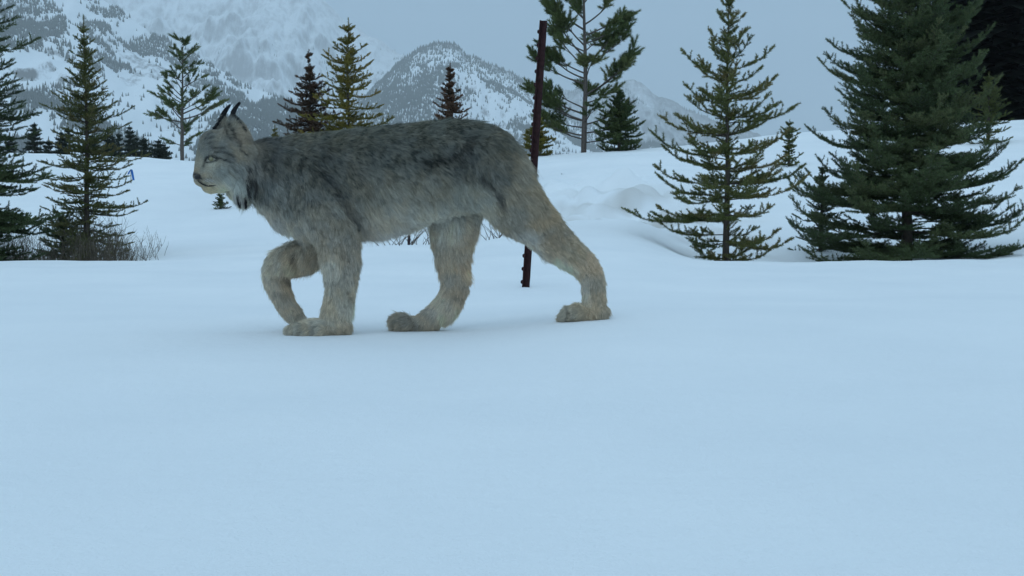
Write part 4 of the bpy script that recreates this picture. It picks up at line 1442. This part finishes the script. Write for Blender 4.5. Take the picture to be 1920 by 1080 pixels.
# ---------------------------------------------------------------- rusty post
def post():
    Y = 6.25
    b0 = P(987, 543, Y); x, z = b0.x, gz(b0.x, Y)
    root = empty('fence_post', (x, Y, z))
    tag(root, 'rusty dark red steel post with studs down one edge, leaning behind the lynx', 'post')
    top = P(1020.5, 37, Y)
    ax = np.array([top.x - x, 0.03, top.z - z]); H = np.linalg.norm(ax); ax /= H
    s = unit(np.cross(np.array([0, 1., 0]), ax)); f = np.cross(ax, s)      # s: to the right, f: away
    wd, th, st = 0.0165, 0.0045, 0.016
    # T section: flange facing left and the stem
    prof = [(-wd * .9, -0.015), (-wd * .9 + th, -0.015), (-wd * .9 + th, -th / 2), (wd * .9, -th / 2), (wd * .9, th / 2), (-wd * .9 + th, th / 2), (-wd * .9 + th, 0.015), (-wd * .9, 0.015)]
    rot = R(-28)
    V = []; n = 60
    g = np.random.default_rng(2)
    for i in range(n + 1):
        h = -0.3 + (H + 0.3) * i / n
        for a, b in prof:
            a2 = a * math.cos(rot) - b * math.sin(rot); b2 = a * math.sin(rot) + b * math.cos(rot)
            V.append(ax * h + s * (a2 + g.normal(0, 0.0002)) + f * (b2 + g.normal(0, .0002)))
    k = len(prof); Fc = []
    for i in range(n):
        for j in range(k): Fc.append((i * k + j, i * k + (j + 1) % k, (i + 1) * k + (j + 1) % k, (i + 1) * k + j))
    Fc.append(tuple(range(k))[::-1]); Fc.append(tuple(n * k + j for j in range(k)))
    m = flat_mat('rusty_steel', (0.030, 0.0105, 0.011), 0.8, 0.25, 0.5, 55)
    mesh_obj('shaft', V, Fc, m, root)
    me = None
    h = 0.022
    while h < H - 0.04:
        c = ax * h + s * (-wd * .9 * math.cos(rot) - 0.004) + f * (-wd * .9 * math.sin(rot) - 0.002)
        if me is None:
            V2 = []; F2 = []
            rr = [(0.0, 0.0085), (0.006, 0.0075), (0.010, 0.004)]
            for d_, r_ in rr:
                for j in range(8):
                    t = j * math.pi / 4
                    V2.append((-s * d_ + ax * r_ * math.cos(t) * 1.15 + f * r_ * math.sin(t)))
            for i in range(2):
                for j in range(8): F2.append((i * 8 + j, (i + 1) * 8 + j, (i + 1) * 8 + (j + 1) % 8, i * 8 + (j + 1) % 8))
            F2.append(tuple(range(8))); F2.append(tuple(16 + j for j in range(8))[::-1])
            o = mesh_obj('stud', V2, F2, m, root); me = o.data
        else:
            o = bpy.data.objects.new('stud', me); C.objects.link(o); o.parent = root
        o.location = Vector([float(t) for t in c])
        h += 0.0585


post()


# ---------------------------------------------------------------- dry stems and twigs
def stems(name, spots, hmin, hmax, rad, mat, seed, lean=0.25, fork=0.6, joined=False):
    r = random.Random(seed)
    T = Tree(seed)
    for (x, y, z, k) in spots:
        h = r.uniform(hmin, hmax) * k
        p = np.array([x, y, z - 0.03])
        if joined and (x or y): T.wood.append((np.array([0, 0, -0.05]), p, rad, rad))
        d = unit(np.array([r.gauss(0, lean), r.gauss(0, lean), 1.0]))
        n = 5
        for i in range(n):
            d = unit(d + np.array([r.gauss(0, .12), r.gauss(0, .12), 0]))
            q = p + d * h / n
            T.wood.append((p, q, rad * (1 - i / n * .7), rad * (1 - (i + 1) / n * .7)))
            if r.random() < fork:
                d2 = unit(d + np.array([r.gauss(0, .8), r.gauss(0, .8), .3]))
                l = h * r.uniform(.12, .35)
                m_ = q + d2 * l * .6
                T.wood.append((q, m_, rad * .55, rad * .4))
                T.wood.append((m_, m_ + unit(d2 + np.array([r.gauss(0, .3), 0, .4])) * l * .4, rad * .4, rad * .2))
            p = q
    return T.woodmesh()


M_BRUSH = flat_mat('dark_brush', (0.12, 0.10, 0.075), 0.9, 0.1, 0.5, 6)
r_ = random.Random(8)
sp_ = []
for i in range(1050):
    px = r_.choice([r_.uniform(-60, 110), r_.uniform(-20, 240), r_.gauss(190, 45)])
    Y = r_.uniform(11.0, 13.4)
    x = (px - 960) / F * Y
    k = 1.0 if px < 70 or 120 < px < 220 else 0.6
    sp_.append((x, Y, gz(x, Y), k))
V, Fc = stems('dry_brush', sp_, 0.12, 0.40, 0.0026, M_GRASS, 4)
o = mesh_obj('dry_brush', V, Fc, M_BRUSH)
tag(o, 'grey brown dry brush and grass stems poking from the snow at the foot of the left spruces', 'brush', kind='stuff')


def sprig(px, py, Y, n, h, label, seed, lean=0.25, rad=0.002, mat=None, spread=0.06, fork=0.6, fixed=None):
    x = (px - 960) / F * Y; z = zrow(py, Y) if fixed else gz(x, Y)
    r = random.Random(seed)
    V, Fc = stems('twig', [(r.gauss(0, spread), r.gauss(0, spread), 0, 1) for _ in range(n)], h * .6, h, rad, mat, seed, lean, fork, True)
    o = mesh_obj('twig', V, Fc, mat or M_TWIG)
    o.location = (x, Y, z)
    tag(o, label, 'twig')
    return o


sprig(205, 482, 10.6, 9, 0.13, 'short dry stems in the snow just right of the slim spruce', 1, 0.5)
sprig(238, 480, 10.8, 6, 0.15, 'pair of dry stems leaning right beyond the dry brush', 2, 0.4, spread=.04)
sprig(300, 480, 10.8, 2, 0.12, 'single thin stalk leaning right, alone in the snow far under the lynx\'s face', 3, 0.6, fork=0.0, spread=.02)
sprig(765, 457, 11.2, 26, 0.30, 'bare dark shrub showing under the lynx\'s belly', 4, 0.75, 0.0036, spread=.16)
sprig(932, 447, 11.6, 12, 0.26, 'small dark twigs between the lynx\'s hind legs', 5, 0.6, 0.0036, spread=.06)
sprig(905, 455, 11.4, 4, 0.14, 'thin twigs close behind the far hind leg of the lynx', 6, 0.6, 0.0018, spread=.05)
sprig(1895, 430, 14.2, 9, 0.34, 'thin leafless twigs in the snow right of the large dense spruce', 7, 0.4, 0.002, spread=.07)
sprig(1052, 326, ghit(1052, 328, 14.5), 3, 0.06, 'tiny dark stub sticking out of the smooth snow bank', 8, 0.3, 0.006, spread=.02)
sprig(1478, 306, Y13 - 0.1, 10, 0.22, 'low dead twigs at the foot of the small thin spruce', 9, 0.6, 0.003, spread=.15)

# dark stake under the belly
x = (766 - 960) / F * 11.1
V, Fc = tube_mesh([(0, 0, -0.1), (0.004, 0, 0.05), (0.010, 0, 0.2)], [0.012, 0.011, 0.010], 8)
o = mesh_obj('stake', V, Fc, flat_mat('dark_stake', (0.03, 0.015, 0.018), 0.8), smooth=True)
o.location = (x, 11.1, gz(x, 11.1))
tag(o, 'short dark reddish stake standing among the bare shrub under the belly', 'stake')

# blue marker
Yb = ghit(250, 344, 11.5)
xb = (250 - 960) / F * Yb
mk = empty('trail_marker', (xb, Yb, gz(xb, Yb)))
tag(mk, 'small bright blue tape marker on a thin stake, beside the slim spruce', 'marker')
zt_ = zrow(320, Yb) - gz(xb, Yb)
V, Fc = tube_mesh([(-0.02, 0, -0.1), (-0.02, 0, zt_ + 0.02)], [0.006, 0.005], 6)
mesh_obj('stake', V, Fc, M_TWIG, mk)
bm_ = flat_mat('blue_tape', (0.01, 0.13, 0.42), 0.6, 0.3, 0.15)


def strip(pts, wd, th):
    V = []; Fc = []
    for x_, z_ in pts:
        for dx_, dy_ in ((-wd, -th), (wd, -th), (wd, th), (-wd, th)): V.append((x_ + dx_, dy_, z_))
    for i in range(len(pts) - 1):
        for j in range(4): Fc.append((i * 4 + j, i * 4 + (j + 1) % 4, i * 4 + 4 + (j + 1) % 4, i * 4 + 4 + j))
    Fc.append((3, 2, 1, 0)); n_ = len(pts) * 4; Fc.append((n_ - 4, n_ - 3, n_ - 2, n_ - 1))
    return V, Fc


V, Fc = strip([(0.02, zt_ - 0.15), (0.010, zt_ - 0.09), (0.0, zt_ - 0.03), (-0.012, zt_ + 0.015)], 0.016, 0.002)
mesh_obj('tape', V, Fc, bm_, mk)
V, Fc = strip([(-0.06, zt_ - 0.06), (-0.045, zt_ - 0.02), (-0.02, zt_ + 0.01)], 0.012, 0.002)
mesh_obj('tape', V, Fc, bm_, mk)

# ---------------------------------------------------------------- haze
def haze():
    x0, x1, y0, y1, z0, z1 = -10300, 10300, -10300, 12000, -420, 1650
    V = [(x, y, z) for x in (x0, x1) for y in (y0, y1) for z in (z0, z1)]
    Fc = [(0, 1, 3, 2), (4, 6, 7, 5), (0, 4, 5, 1), (2, 3, 7, 6), (0, 2, 6, 4), (1, 5, 7, 3)]
    m = bpy.data.materials.new('haze'); m.use_nodes = True
    n = m.node_tree; n.nodes.clear()
    out = n.nodes.new('ShaderNodeOutputMaterial'); v = n.nodes.new('ShaderNodeVolumePrincipled')
    v.inputs['Color'].default_value = (0.97, 0.985, 1.0, 1)
    v.inputs['Density'].default_value = 0.00015
    v.inputs['Anisotropy'].default_value = 0.0
    n.links.new(v.outputs[0], out.inputs['Volume'])
    o = mesh_obj('haze', V, Fc, m)
    o['kind'] = 'stuff'


haze()
